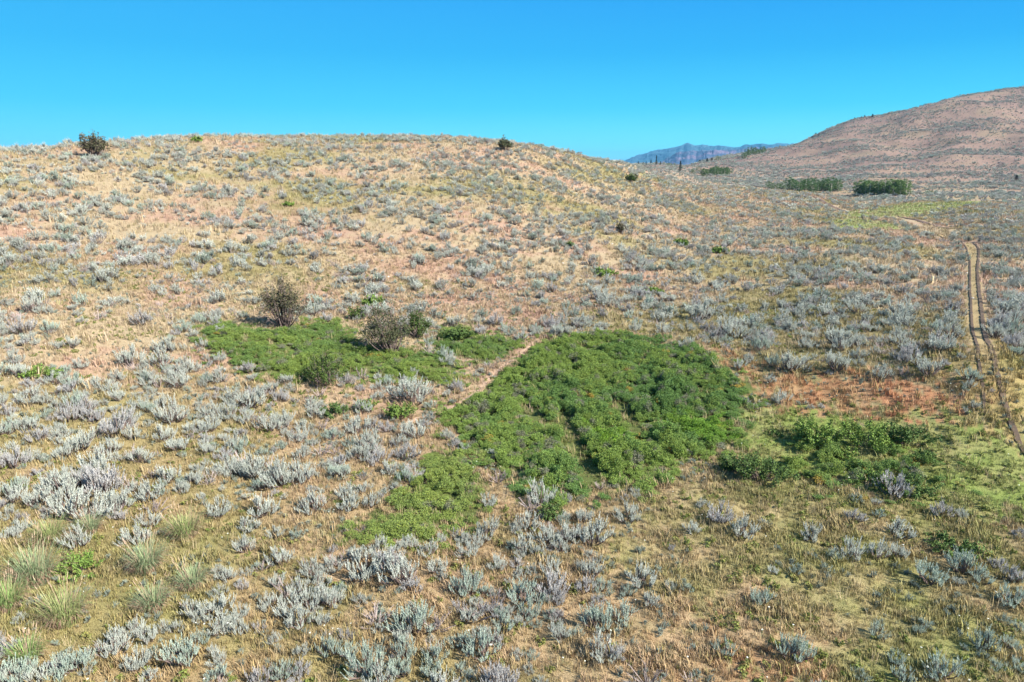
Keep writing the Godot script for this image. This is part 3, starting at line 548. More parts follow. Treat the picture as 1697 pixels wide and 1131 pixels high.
func in_thicket(x: float, z: float) -> bool:
	return inside("thicket_main", x, z) or inside("thicket_low", x, z, 1.0) or inside("thicket_upper", x, z, 1.0) or inside("thicket_patch", x, z) or inside("thicket_scrub", x, z)

# real-world base colours
const STRAW := Color(0.43, 0.36, 0.245)
const PINK := Color(0.435, 0.305, 0.235)
const OLIVE := Color(0.27, 0.265, 0.11)
const GREEN := Color(0.225, 0.295, 0.085)
const BROWN := Color(0.42, 0.295, 0.175)
const SOIL := Color(0.30, 0.22, 0.15)

func turf(x: float, z: float) -> Color:
	var r := sqrt(x * x + z * z)
	var a := n_patch.get_noise_2d(x, z)
	var b := n_patch.get_noise_2d(x * 2.3 + 300.0, z * 2.3)
	var c := n_patch.get_noise_2d(x * 0.6 - 500.0, z * 0.6 + 90.0)
	var e := n_fine.get_noise_2d(x * 0.55 + 70.0, z * 0.55)
	var col := STRAW.lerp(PINK, smoothstep(-0.3, 0.5, 0.6 * a + 0.5 * b + 0.5 * e))
	col = col.lerp(OLIVE, 0.75 * smoothstep(-0.02, 0.45, c - 0.2 * a + 0.35 * e))
	var close := 1.0 - smoothstep(18.0, 42.0, r)
	col = col.lerp(BROWN.lerp(OLIVE, clampf(0.33 + 0.22 * smoothstep(-2.0, 6.0, x) + 0.5 * b + 0.7 * e, 0.0, 1.0)), 0.65 * close)
	if r < 60.0:
		if inside("red", x, z, 1.5): col = col.lerp(Color(0.47, 0.235, 0.135), clampf(0.68 + 0.4 * b + 0.4 * e, 0.0, 1.0))
		elif inside("red_low", x, z, 1.2): col = col.lerp(Color(0.45, 0.235, 0.135), clampf(0.4 + 0.6 * b + 0.6 * e, 0.0, 1.0))
		elif inside("meadow", x, z, 1.0): col = GREEN.lerp(OLIVE.lerp(STRAW, 0.25), clampf(0.28 + 0.7 * b + 0.7 * e, 0.0, 1.0))
		elif inside("olive", x, z, 1.5): col = col.lerp(OLIVE.lerp(GREEN, 0.2), clampf(0.5 + 0.5 * b + 0.4 * e, 0.0, 1.0))
		elif inside("gold", x, z, 1.5): col = Color(0.42, 0.315, 0.155).lerp(OLIVE, clampf(0.4 + 0.6 * b + 0.5 * e, 0.0, 0.9))
		elif inside("olive_low", x, z, 1.5): col = col.lerp(OLIVE.lerp(GREEN, 0.25), clampf(0.5 + 0.6 * b + 0.5 * e, 0.0, 1.0))
		elif inside("rye", x, z, 1.0): col = col.lerp(OLIVE, 0.6)
		if in_thicket(x, z): col = Color(0.13, 0.165, 0.055)
	elif r > 110.0:
		if inside("far_meadow", x, z, 3.0): col = Color(0.255, 0.325, 0.11).lerp(STRAW, clampf(0.2 + 0.7 * b + 0.5 * e, 0.0, 0.7))
		elif r > 240.0:
			var k := smoothstep(260.0, 500.0, r)
			col = col.lerp(Color(0.34, 0.25, 0.205).lerp(STRAW, 0.7 * smoothstep(0.0, 0.5, c)), 0.85 * k)
			col = col.lerp(Color(0.25, 0.185, 0.18), k * (0.45 + 0.25 * smoothstep(-0.2, 0.3, n_big.get_noise_2d(x * 1.5, z * 1.5))))
	if x > 20.0 and r > 38.0 and r < 130.0 and near_line("middle", Vector2(x, z), 1.0) < 0.5: col = Color(0.42, 0.34, 0.19)
	return col

# ---------------------------------------------------------------- plants

func plume(s: Shape, p: Vector3, d: Vector3, length: float, leaf: float, wide: float, k: int, shade: float) -> void:
	var e := d.cross(Vector3(0.2, 0.13, 0.97)).normalized()
	var f := d.cross(e)
	for i in k:
		var t := (i + rng.randf()) / k
		var a := i * 2.4 + rnd(-0.5, 0.5)
		var out := e * cos(a) + f * sin(a)
		var b := p + d * (length * t)
		var tip := b + (d * rnd(0.6, 1.0) + out * rnd(0.3, 0.6) * (1.15 - 0.7 * t)) * leaf
		var side := d.cross(out) * wide
		var g := shade * rnd(0.72, 1.0)
		s.tri(b - side, b + side, tip, Color(g, g * rnd(0.97, 1.0), g * rnd(0.93, 1.0)))


func sage_shapes(stems: int, twigs: int, leaves: int, leaf: float, wide: float, woody: bool) -> Array:
	var fol := Shape.new()
	var wood := Shape.new()
	var skew := rnd(0, TAU)
	for i in stems:
		var a := TAU * i / stems + rnd(-0.5, 0.5)
		var tilt := rnd(0.2, 1.2) if i > 1 else rnd(0.0, 0.3)
		var reach := rnd(0.28, 0.52) * (1.0 + 0.25 * cos(a - skew))
		var d := Vector3(sin(tilt) * cos(a), cos(tilt) * 0.85 + 0.1, sin(tilt) * sin(a)).normalized()
		var root := Vector3(cos(a), 0, sin(a)) * rnd(0.0, 0.08) - Vector3(0, 0.05, 0)
		var elbow := root + d * reach * 0.5 + Vector3(rnd(-1, 1), rnd(-0.5, 0.5), rnd(-1, 1)) * 0.05
		var tip := root + d * reach + Vector3(0, 0.03, 0)
		if woody:
			wood.tube(root, elbow, 0.026, 0.018, Color(0.8, 0.75, 0.75))
			wood.tube(elbow, tip, 0.018, 0.009, Color(0.9, 0.85, 0.85))
		for j in twigs:
			var from := elbow.lerp(tip, 0.1 + 0.95 * (j + rng.randf()) / twigs)
			var td := (d * 0.8 + Vector3(rnd(-0.8, 0.8), rnd(0.1, 0.8), rnd(-0.8, 0.8))).normalized()
			var tl := rnd(0.06, 0.18)
			var q := from + td * tl
			if woody:
				wood.tube(from, q, 0.006, 0.004, Color(1, 0.95, 0.95))
			var pd := (td * 0.55 + Vector3(rnd(-0.15, 0.15), 0.75, rnd(-0.15, 0.15))).normalized()
			plume(fol, from.lerp(q, 0.6), pd, rnd(0.12, 0.27), leaf, wide, leaves, rnd(0.74, 1.0))
	return [fol, wood]


func whole(fol: Shape, wood: Shape, tint: Color) -> ArrayMesh:   # both in one mesh, for the copies past the counted ones
	var s := Shape.new()
	s.v.append_array(fol.v)
	s.c.append_array(fol.c)
	s.v.append_array(wood.v)
	for c in wood.c: s.c.append(c * tint)
	return s.mesh()


func grass_tuft(blades: int, spread: float, lean: float, wide: float) -> ArrayMesh:
	var s := Shape.new()
	for i in blades:
		var a := rnd(0, TAU)
		var p := Vector3(cos(a), 0, sin(a)) * spread * sqrt(rng.randf())
		var b := rnd(0, TAU)
		var out := Vector3(cos(b), 0, sin(b))
		var h := rnd(0.55, 1.0)
		var side := Vector3(-out.z, 0, out.x) * wide
		var m := p + Vector3(0, h * 0.6, 0) + out * lean * h * 0.3
		var t := p + Vector3(0, h, 0) + out * lean * h * rnd(0.6, 1.2)
		var g := rnd(0.62, 1.0)
		var c := Color(g, g * rnd(0.9, 1.0), g * rnd(0.8, 1.0))
		s.quad(p - side, p + side, m + side * 0.8, m - side * 0.8, c)
		s.tri(m - side * 0.8, m + side * 0.8, t, c)
	return s.mesh()


func leaf_at(s: Shape, p: Vector3, size: float, c: Color, up := 0.6) -> void:
	var d := on_sphere()
	var n := (on_sphere() + Vector3(0, up, 0)).normalized()
	var e := n.cross(d).normalized() * size * 0.32
	d = e.cross(n).normalized() * size * 0.5
	s.quad(p - d, p + e, p + d, p - e, c)


func leafy_mound(leaves: int, size: float, tall: float) -> ArrayMesh:   # a low mass of leaves, one metre wide
	var s := Shape.new()
	var knobs := []
	for i in 7:
		var a := rnd(0, TAU)
		knobs.append([Vector3(cos(a) * rnd(0.05, 0.34), rnd(0.2, 0.72) * tall, sin(a) * rnd(0.05, 0.34)), rnd(0.14, 0.26)])
	for i in leaves:
		var k = knobs[i % 7]
		var p: Vector3 = k[0] + on_sphere() * k[1] * pow(rng.randf(), 0.4) * Vector3(1, 0.85, 1)
		p.y = maxf(p.y, 0.02)
		var g := rnd(0.55, 1.0)
		leaf_at(s, p, size * rnd(0.7, 1.3), Color(g * rnd(0.85, 1.0), g, g * rnd(0.6, 1.0)))
	for i in 6:
		var q: Vector3 = knobs[i][0]
		s.tube(Vector3(q.x * 0.3, 0, q.z * 0.3), q + Vector3(0, 0.1, 0), 0.008, 0.004, Color(0.75, 0.6, 0.6))
	return s.mesh()


func shrub(called: String, x: float, z: float, h: float, w: float, label: String, group: String, leaf_col: Color, leaf_size: float, leaves: int, stems: int, lean: float, bare: float) -> void:
	var o := Node3D.new()
	o.name = numbered(called)
	add_child(o)
	o.position = Vector3(x, ground(x, z) - 0.05, z)
	tag(o, label, "shrub", group)
	var fol := Shape.new()
	var wood := Shape.new()
	var ends := []
	var lobe := rnd(0, TAU)
	for i in stems:
		var a := rnd(0, TAU)
		var out := Vector3(cos(a), 0, sin(a))
		var far := sqrt(rng.randf())
		var bulge := 0.85 + 0.2 * sin(2.0 * a + lobe) + 0.22 * sin(3.0 * a + 2.0 * lobe)
		var root := out * rnd(0.0, 0.10) * w
		var top := out * far * w * 0.56 * bulge + Vector3(-lean * h, h * (1.0 - 0.45 * far * far) * rnd(0.62, 1.0) * (0.8 + 0.25 * bulge), 0)
		var mid := root.lerp(top, 0.5) + out * w * 0.03 - Vector3(0, h * 0.03, 0)
		wood.tube(root, mid, 0.014 * h, 0.009 * h, Color(0.85, 0.8, 0.8))
		wood.tube(mid, top, 0.009 * h, 0.003 * h, Color(1, 0.95, 0.95))
		ends.append([mid, top])
		for j in 4:
			var p: Vector3 = mid.lerp(top, rnd(0.0, 0.8))
			var q := p + (on_sphere() + Vector3(0, 0.5, 0) + out * 0.5) * h * rnd(0.06, 0.14)
			wood.tube(p, q, 0.004 * h, 0.002 * h, Color(1, 0.95, 0.95))
			ends.append([p, q])
	for i in leaves:
		var k = ends[rng.randi() % ends.size()]
		var p: Vector3 = k[0].lerp(k[1], rnd(0.25, 1.1)) + on_sphere() * rnd(0.0, 0.07) * (h + w) * 0.6
		if p.y < bare * h * rnd(0.6, 1.3): continue
		p.y = maxf(p.y, 0.06)
		var g := rnd(0.5, 1.0)
		leaf_at(fol, p, leaf_size * rnd(0.7, 1.3), Color(g * rnd(0.85, 1.0), g, g * rnd(0.7, 1.0)))
	put("foliage", fol.mesh(), mat(leaf_col, 0.7, 0.35), o)
	put("stems", wood.mesh(), stem_material, o)


func rye_clump(x: float, z: float, h: float, w: float, label: String, tone: int) -> void:
	var o := Node3D.new()
	o.name = numbered("wildrye_clump")
	add_child(o)
	o.position = Vector3(x, ground(x, z) - 0.03, z)
	tag(o, label, "grass clump", "wildrye clumps")
	var green := Shape.new()
	var straw := Shape.new()
	var cols := [Color(1.0, 0.98, 0.58), Color(0.96, 1.0, 0.8), Color(0.85, 1.0, 0.52)]
	for i in 900:
		var dry := i % 5 < 2
		var s := straw if dry else green
		var a := rnd(0, TAU)
		var out := Vector3(cos(a), 0, sin(a))
		var far := sqrt(rng.randf())
		var p := out * far * w * 0.24
		var b := a + rnd(-0.7, 0.7)
		var go := Vector3(cos(b), 0, sin(b))
		var l := h * 0.9 * rnd(0.35, 1.1) * (0.7 if dry else 1.0)
		var lean := (0.15 + 0.8 * far * rng.randf() + (0.3 if dry else 0.0))
		var side := Vector3(-go.z, 0, go.x) * rnd(0.003, 0.0065)
		var m1 := p + Vector3(0, l * 0.5, 0) + go * lean * l * 0.3
		var m2 := p + Vector3(0, l * 0.85, 0) + go * lean * l * 0.75
		var t := p + Vector3(0, l * (0.98 - 0.3 * lean), 0) + go * lean * l * 1.25
		var g := rnd(0.6, 1.0)
		var c: Color = Color(g, g * 0.86, g * 0.72) if dry else Color(cols[tone].r * g, cols[tone].g * g, cols[tone].b * g)
		s.quad(p - side, p + side, m1 + side, m1 - side, c)
		s.quad(m1 - side, m1 + side, m2 + side * 0.7, m2 - side * 0.7, c)
		s.tri(m2 - side * 0.7, m2 + side * 0.7, t, c)
	var heads := Shape.new()
	for i in 16:
		var a := rnd(0, TAU)
		var out := Vector3(cos(a), 0, sin(a))
		var p := out * w * rnd(0.0, 0.2)
		var q := p + out * h * rnd(0.1, 0.5) + Vector3(0, h * rnd(0.95, 1.25), 0)
		var m := p.lerp(q, 0.55) - out * h * 0.06
		heads.tube(p, m, 0.004, 0.003, Color(0.9, 0.85, 0.75))
		heads.tube(m, q, 0.003, 0.002, Color(0.9, 0.85, 0.75))
		heads.tube(q, q + (q - m).normalized() * 0.13, 0.009, 0.003, Color(1, 0.95, 0.85))
	put("seed_stalks", heads.mesh(), straw_material, o)
	put("green_blades", green.mesh(), rye_material, o)
	put("dry_blades", straw.mesh(), straw_material, o)


func aspen_shapes() -> Array:   # one unit tall
	var trunk := Shape.new()
	var crown := Shape.new()
	trunk.tube(Vector3.ZERO, Vector3(0.01, 0.5, 0), 0.016, 0.011, Color(1, 1, 0.96), 5)
	trunk.tube(Vector3(0.01, 0.5, 0), Vector3(0, 0.93, 0.01), 0.011, 0.003, Color(1, 1, 0.96), 5)
	var tufts := []
	for i in 13:
		var y := 0.16 + 0.78 * i / 12.0
		var a := i * 2.4 + rnd(-0.4, 0.4)
		var q := Vector3(cos(a), 0.25, sin(a)) * (0.06 + 0.14 * sin(PI * clampf((y - 0.12) / 0.9, 0, 1))) * rnd(0.7, 1.15) + Vector3(0, y, 0)
		trunk.tube(Vector3(0, y - 0.05, 0), q, 0.005, 0.002, Color(0.9, 0.9, 0.85))
		tufts.append(q)
	for i in 900:
		var p: Vector3 = tufts[i % tufts.size()] + on_sphere() * rnd(0.02, 0.1)
		var g := rnd(0.55, 1.0)
		leaf_at(crown, p, rnd(0.03, 0.055), Color(g * rnd(0.8, 1.0), g, g * rnd(0.8, 1.0)))
	return [trunk.mesh(), crown.mesh()]


func conifer_shapes() -> Array:
	var trunk := Shape.new()
	var crown := Shape.new()
	trunk.tube(Vector3.ZERO, Vector3(0, 0.97, 0), 0.022, 0.003, Color(1, 1, 1), 5)
	for i in 70:
		var y := 0.12 + 0.86 * i / 70.0
		var a := i * 2.4 + rnd(-0.3, 0.3)
		var reach := (0.2 * (1.0 - y) + 0.03) * rnd(0.55, 1.2)
		var out := Vector3(cos(a), rnd(-0.25, 0.15), sin(a))
		var side := Vector3(-sin(a), 0, cos(a))
		for k in 6:
			var t := (k + 0.5) / 6.0
			var p := Vector3(0, y, 0) + out * reach * t
			var g := rnd(0.5, 1.0)
			crown.tri(p - side * 0.035 * (1.2 - t), p + side * 0.035 * (1.2 - t) + Vector3(0, rnd(-0.02, 0.03), 0), p + out * 0.055 + Vector3(0, rnd(-0.02, 0.02), 0), Color(g, g, g))
			crown.tri(p, p + side * rnd(-0.05, 0.05) + Vector3(0, 0.03, 0), p + out * 0.05, Color(g * 0.9, g * 0.9, g * 0.9))
	return [trunk.mesh(), crown.mesh()]

# ---------------------------------------------------------------- ground and far land

func sheet(rings: PackedFloat32Array, spokes: PackedFloat32Array, grain: Material) -> void:
	var nr := rings.size()
	var na := spokes.size()
	var v := PackedVector3Array()
	var c := PackedColorArray()
	v.resize(nr * na)
	c.resize(nr * na)
	for j in nr:
		var r := rings[j]
		for i in na:
			var a := deg_to_rad(spokes[i])
			var x := r * sin(a)
			var z := -r * cos(a)
			var h := ground(x, z) if r < 1700.0 else lerpf(ground(x * 1600.0 / r, z * 1600.0 / r), -60.0, smoothstep(1700.0, 4000.0, r))
			v[j * na + i] = Vector3(x, h, z)
			c[j * na + i] = turf(x, z) if absf(spokes[i]) < 95.0 else STRAW
	var n := PackedVector3Array()
	n.resize(nr * na)
	var index := PackedInt32Array()
	for j in nr:
		for i in na:
			var k := j * na + i
			var du := v[j * na + mini(i + 1, na - 1)] - v[j * na + maxi(i - 1, 0)]
			var dr := v[mini(j + 1, nr - 1) * na + i] - v[maxi(j - 1, 0) * na + i]
			var m := du.cross(dr).normalized()
			n[k] = m if m.y > 0.0 else -m
			if j < nr - 1 and i < na - 1:
				index.append_array(PackedInt32Array([k, k + na, k + 1, k + 1, k + na, k + na + 1]))
	var arrays := []
	arrays.resize(Mesh.ARRAY_MAX)
	arrays[Mesh.ARRAY_VERTEX] = v
	arrays[Mesh.ARRAY_NORMAL] = n
	arrays[Mesh.ARRAY_COLOR] = c
	arrays[Mesh.ARRAY_INDEX] = index
	var am := ArrayMesh.new()
	am.add_surface_from_arrays(Mesh.PRIMITIVE_TRIANGLES, arrays)
	var o := put("ground", am, grain)
	tag(o, "dry grassy hillside falling to a broad valley and far hill", "", "", "structure")


func ribbon(called: String, line: PackedVector2Array, width: float, m: Material, label: String, lift := 0.03, ragged := 0.25) -> void:
	var curve := Curve2D.new()
	for i in line.size():
		var t := (line[mini(i + 1, line.size() - 1)] - line[maxi(i - 1, 0)]) / 6.0
		curve.add_point(line[i], -t, t)
	var length := curve.get_baked_length()
	var step := width * 0.5
	var n := maxi(2, int(length / step))
	var s := Shape.new()
	var last := []
	for i in n + 1:
		var p := curve.sample_baked(length * i / n)
		var q := curve.sample_baked(minf(length, length * i / n + 0.2))
		var b := curve.sample_baked(maxf(0.0, length * i / n - 0.2))
		var d := (q - b).normalized()
		var side := Vector2(-d.y, d.x)
		var row := []
		var taper := minf(1.0, minf(i + 0.3, n - i + 0.3) / 14.0)
		var wl := width * 0.5 * taper * (1.0 + ragged * rnd(-1, 1))
		var wr := width * 0.5 * taper * (1.0 + ragged * rnd(-1, 1))
		for k in 7:
			var w := p + side * lerpf(-wl, wr, k / 6.0)
			row.append(Vector3(w.x, ground(w.x, w.y) + lift - (0.03 + lift if k == 0 or k == 6 else 0.0), w.y))
		if last:
			for k in 6:
				var g := rnd(0.8, 1.0)
				s.quad(last[k], row[k], row[k + 1], last[k + 1], Color(g, g, g))
		last = row
	var o := put(called, s.mesh(), m)
	tag(o, label, "", "", "structure")


func outline_at(list: Array, a: float) -> float:
	for i in list.size() - 1:
		if a <= list[i + 1][0]:
			return lerpf(list[i][1], list[i + 1][1], clampf((a - list[i][0]) / (list[i + 1][0] - list[i][0]), 0.0, 1.0))
	return list[-1][1]


func mountain(outline: Array, dist: float, depth: float, col: Color, dark: Color, label: String, sd: int) -> void:
	var nz := FastNoiseLite.new()
	nz.seed = sd
	nz.frequency = 5.0 / depth
	nz.fractal_octaves = 5
	nz.fractal_type = FastNoiseLite.FRACTAL_RIDGED
	var fine := FastNoiseLite.new()
	fine.seed = sd + 9
	fine.frequency = 0.012
	var v := []
	var na := 260
	var nd := 46
	var a0: float = outline[0][0]
	var a1: float = outline[-1][0]
	for j in nd:
		var t := j / float(nd - 1)
		var row := []
		for i in na:
			var a := lerpf(a0, a1, i / float(na - 1))
			var r := dist + depth * (t - 0.62) + 0.12 * depth * nz.get_noise_2d(a * 90.0, 7.0)
			var x := r * sin(deg_to_rad(a))
			var z := -r * cos(deg_to_rad(a))
			var crest := outline_at(outline, a) * dist + EYE.y
			var rise := sin(minf(t / 0.62, 1.0) * PI / 2.0) if t < 0.62 else cos((t - 0.62) / 0.38 * PI / 2.0)
			var rough := nz.get_noise_2d(x, z) * 0.018 * depth * rise * (1.0 - smoothstep(0.4, 0.62, t) * 0.8)
			row.append(Vector3(x, lerpf(-80.0, crest, rise) + rough + (fine.get_noise_2d(x, z) * 5.0 if t > 0.5 else 0.0), z))
		v.append(row)
	var s := Shape.new()
	for j in nd - 1:
		for i in na - 1:
			var p: Vector3 = v[j][i]
			var k := smoothstep(-0.1, 0.5, nz.get_noise_2d(p.x * 1.3 + 900.0, p.z * 1.3) + 0.35 * fine.get_noise_2d(p.x * 0.5, p.z * 0.5))
			s.quad(v[j][i], v[j + 1][i], v[j + 1][i + 1], v[j][i + 1], col.lerp(dark, k))
	var o := put("mountain", s.mesh(), mat(Color(1, 1, 1), 0.95))
	tag(o, label, "", "", "structure")

# ---------------------------------------------------------------- where sagebrush grows

func sage_density(x: float, z: float, r: float) -> float:
	var k := n_big.get_noise_2d(x * 9.0, z * 9.0) * 0.6 + n_patch.get_noise_2d(x * 2.0 + 80.0, z * 2.0) * 0.7
	var d := 1.75 * smoothstep(-0.35, 0.3, k) + 0.12
	if r < 62.0:
		if in_thicket(x, z): return 0.006
		if inside("meadow", x, z): return 0.012
		if inside("bare_low", x, z): return 0.03
		if inside("red", x, z): return 0.02
		if inside("rye", x, z): return 0.08
		if inside("sage_low", x, z, 1.0): d = 1.4 + 1.2 * smoothstep(-0.4, 0.3, k)
		elif inside("sage_low_deep", x, z, 1.0): d = 1.5 + 1.2 * smoothstep(-0.4, 0.3, k)
		elif inside("sage_mid", x, z, 1.0): d = 0.5 + 1.2 * smoothstep(-0.3, 0.3, k)
		elif inside("sage_strip", x, z, 0.5): d = 2.2
		elif inside("sage_right", x, z, 1.0): d = 0.12
		elif r < 30.0 and x > 5.0: d = 0.04
		elif r < 38.0: d *= 0.7
	elif r > 110.0:
		if inside("far_meadow", x, z, 3.0): return 0.06 if k > 0.1 else 0.0
		if r > 240.0: d = 0.08 + 0.42 * smoothstep(-0.25, 0.3, n_big.get_noise_2d(x * 0.9 + z * 0.5, z * 2.2 - x) + 0.25 * k)
		else: d *= 0.75
	if x > 20.0 and r > 38.0 and r < 250.0:
		var p := Vector2(x, z)
		if r < 140.0 and (near_line("middle", p, 2.0) < 0.72 or near_line("rut", p, 2.0) < 0.5): return 0.0
		if r > 110.0 and (near_line("road", p, 4.0) < 1.7 or near_line("spur", p, 4.0) < 1.1): return 0.0
	return d


func pixel_share(p: Vector3) -> float:   # how large a metre at p shows, nothing outside the picture
	var d := p - EYE
	var a := deg_to_rad(PITCH)
	var fw := -d.z * cos(a) - d.y * sin(a)
	if fw < 1.0: return 0.0
	var x := d.x / fw
	var y := (d.y * cos(a) - d.z * sin(a)) / fw
	return 1.0 / fw if absf(x) < 0.765 and absf(y) < 0.515 else 0.0


func said(metres: float) -> String:
	var w := ["half a", "one", "two", "three", "four", "five", "six", "seven", "eight", "nine", "ten", "eleven", "twelve", "thirteen", "fourteen", "fifteen", "sixteen"]
	if metres < 0.75: return "half a metre"
	var k := int(round(metres * 2.0)) if metres < 6.0 else int(round(metres)) * 2
	var t: String = w[mini(k / 2, 16)]
	return t + (" and a half metres" if k % 2 else (" metre" if k == 2 else " metres"))


func sage_label(x: float, z: float, width: float, tone: int, used: Dictionary) -> String:
	var order := []
	for m in landmarks: order.append([Vector2(x - m[1], z - m[2]).length(), m])
	order.sort_custom(func(a, b): return a[0] < b[0])
	var size := "small" if width < 0.62 else ("large" if width > 1.0 else "middling")
	var hue: String = ["pale", "greenish", "violet"][tone]
	var text := ""
	for k in 6:
		var m = order[k][1]
		var dx: float = x - m[1]
		var dz: float = z - m[2]
		var side := ""
		if absf(dx) > 2.2 * absf(dz): side = "left of" if dx < 0 else "right of"
		elif absf(dz) > 2.2 * absf(dx): side = "behind" if dz < 0 else "in front of"
		else: side = ("behind " if dz < 0 else "in front ") + ("left of" if dx < 0 else "right of")
		text = "%s %s sagebrush %s %s %s" % [size, hue, said(order[k][0]), side, m[0]]
		if not used.has(text): break
	used[text] = true
	return text


var landmarks := []
var stem_material: StandardMaterial3D
var rye_material: StandardMaterial3D
var straw_material: StandardMaterial3D

# ---------------------------------------------------------------- the scene

func _ready() -> void:
	rng.seed = 20240
	# camera
	var cam := Camera3D.new()
	cam.name = "camera"
	cam.fov = 53.1
	cam.far = 20000.0
	cam.near = 0.2
	cam.position = EYE
	cam.rotation_degrees = Vector3(-PITCH, 0, 0)
	add_child(cam)
	# sky
	var exposure := 2.45
	var sun_from := Vector3(0.72, 0.64, 0.42).normalized()
	var sky_image := Image.create(256, 512, false, Image.FORMAT_RGBAF)
	var stops := [[0.0, Color(0.40, 1.18, 1.18)], [1.2, Color(0.24, 0.99, 1.10)], [4.0, Color(0.085, 0.71, 1.01)], [8.0, Color(0.032, 0.465, 0.965)], [12.0, Color(0.022, 0.355, 0.945)], [22.0, Color(0.08, 0.36, 0.84)], [45.0, Color(0.16, 0.34, 0.66)], [90.0, Color(0.15, 0.28, 0.52)]]
	for j in 512:
		var el := 90.0 - (j + 0.5) / 512.0 * 180.0
		var c := Color(0.24, 0.19, 0.12)
		for k in stops.size() - 1:
			if el >= stops[k][0] and el <= stops[k + 1][0]:
				c = stops[k][1].lerp(stops[k + 1][1], (el - stops[k][0]) / (stops[k + 1][0] - stops[k][0]))
		for i in 256:
			var az := (i + 0.5) / 256.0 * TAU - PI
			var near_sun := 0.5 + 0.5 * cos(az - atan2(sun_from.x, -sun_from.z))
			var d := c
			if el > 0.0:
				d = c.lerp(Color(0.07, 0.60, 0.99), 0.45 * near_sun * near_sun * (1.0 - smoothstep(12.0, 50.0, el)))
			sky_image.set_pixel(i, j, Color(d.r / exposure, d.g / exposure, d.b / exposure, 1.0))
	var sm := PanoramaSkyMaterial.new()
	sm.panorama = ImageTexture.create_from_image(sky_image)
	var env := Environment.new()
	env.background_mode = Environment.BG_SKY
	env.sky = Sky.new()
	env.sky.sky_material = sm
	env.tonemap_mode = Environment.TONE_MAPPER_LINEAR
	env.tonemap_exposure = exposure
	env.sdfgi_enabled = true
	env.ssao_enabled = true
	env.ssil_enabled = true
	env.fog_enabled = true
	env.fog_density = 0.000055
	env.fog_light_color = Color(0.45, 0.78, 1.0)
	var world := WorldEnvironment.new()
	world.name = "world"
	world.environment = env
	add_child(world)
	# sun
	var sun := DirectionalLight3D.new()
	sun.name = "sun"
	sun.light_energy = 1.6
	sun.light_color = Color(1.0, 0.97, 0.92)
	sun.light_angular_distance = 0.5
	sun.shadow_enabled = true
	add_child(sun)
	sun.look_at_from_position(sun_from * 100.0, Vector3.ZERO)

	make_relief()
	make_zones()
	for k in zone:
		var box := Rect2(zone[k][0], Vector2.ZERO)
		for p in zone[k]: box = box.expand(p)
		zone_box[k] = box.grow(0.1)
	for p in [[n_fine, 0.9, 11], [n_mid, 0.16, 12], [n_big, 0.008, 13], [n_patch, 0.055, 14], [n_gully, 0.006, 15]]:
		p[0].frequency = p[1]
		p[0].seed = p[2]
		p[0].fractal_octaves = 3
	n_gully.fractal_type = FastNoiseLite.FRACTAL_RIDGED

	stem_material = mat(Color(0.16, 0.13, 0.12))
	rye_material = mat(Color(0.30, 0.36, 0.24), 0.7, 0.3)
	straw_material = mat(Color(0.42, 0.33, 0.27), 0.8, 0.2)

	# the land
	var grain_noise := FastNoiseLite.new()
	grain_noise.frequency = 0.03
	grain_noise.fractal_octaves = 5
	grain_noise.seed = 4
	var grain := NoiseTexture2D.new()
	grain.width = 1024
	grain.height = 1024
	grain.seamless = true
	grain.noise = grain_noise
	var ramp := Gradient.new()
	ramp.set_color(0, Color(0.5, 0.47, 0.42))
	ramp.set_color(1, Color(1, 1, 1))
	ramp.add_point(0.35, Color(0.72, 0.70, 0.66))
	ramp.add_point(0.65, Color(0.98, 0.96, 0.94))
	grain.color_ramp = ramp
	var land := mat(Color(1, 1, 1), 0.95)
	land.albedo_texture = grain
	land.uv1_triplanar = true
	land.uv1_world_triplanar = true
	land.uv1_scale = Vector3(0.7, 0.7, 0.7)
	var rings := PackedFloat32Array([0.3, 3.0, 6.0])
	while rings[-1] < 160.0: rings.append(rings[-1] * 1.011 + 0.01)
	while rings[-1] < 1600.0: rings.append(rings[-1] * 1.014)
	rings.append_array(PackedFloat32Array([1900, 2400, 3200, 4500, 7000, 12000, 17000]))
	var spokes := PackedFloat32Array()
	for i in range(-180, -46, 6): spokes.append(i)
	for i in 461: spokes.append(-46.0 + i * 0.2)
	for i in range(48, 181, 6): spokes.append(i)
	spokes.append(180)
	sheet(rings, spokes, land)
	mountain(FAR_RIDGE, 9500.0, 3600.0, Color(0.05, 0.10, 0.125), Color(0.03, 0.065, 0.09), "blue timbered mountain ridge far beyond the valley", 31)
	mountain(NEAR_RIDGE, 6200.0, 2000.0, Color(0.13, 0.10, 0.14), Color(0.045, 0.065, 0.10), "bare purplish mountain face in front of the blue ridge", 57)
	for i in 2:
		ribbon("dirt_road", tracks["road"][i], 1.4, mat(Color(0.13, 0.092, 0.075)), ["dirt road coming round the low hill into the valley", "dirt road crossing the valley below the far meadow"][i], 0.12)
	ribbon("dirt_road", tracks["spur"][0], 1.6, mat(Color(0.44, 0.32, 0.16)), "short straw coloured piece of track between the road and the rise", 0.1)
	for i in 2:
		ribbon("wheel_rut", tracks["rut"][i], [0.17, 0.27][i], mat(Color(0.12, 0.088, 0.065)), ["left rut of the grassy vehicle track", "deep right rut of the grassy vehicle track"][i], 0.05, 0.3)
	ribbon("footpath", tracks["trail"][0], 0.3, mat(Color(0.36, 0.25, 0.175)), "narrow bare path between the two halves of the thicket", 0.03, 0.6)

	plant_all()

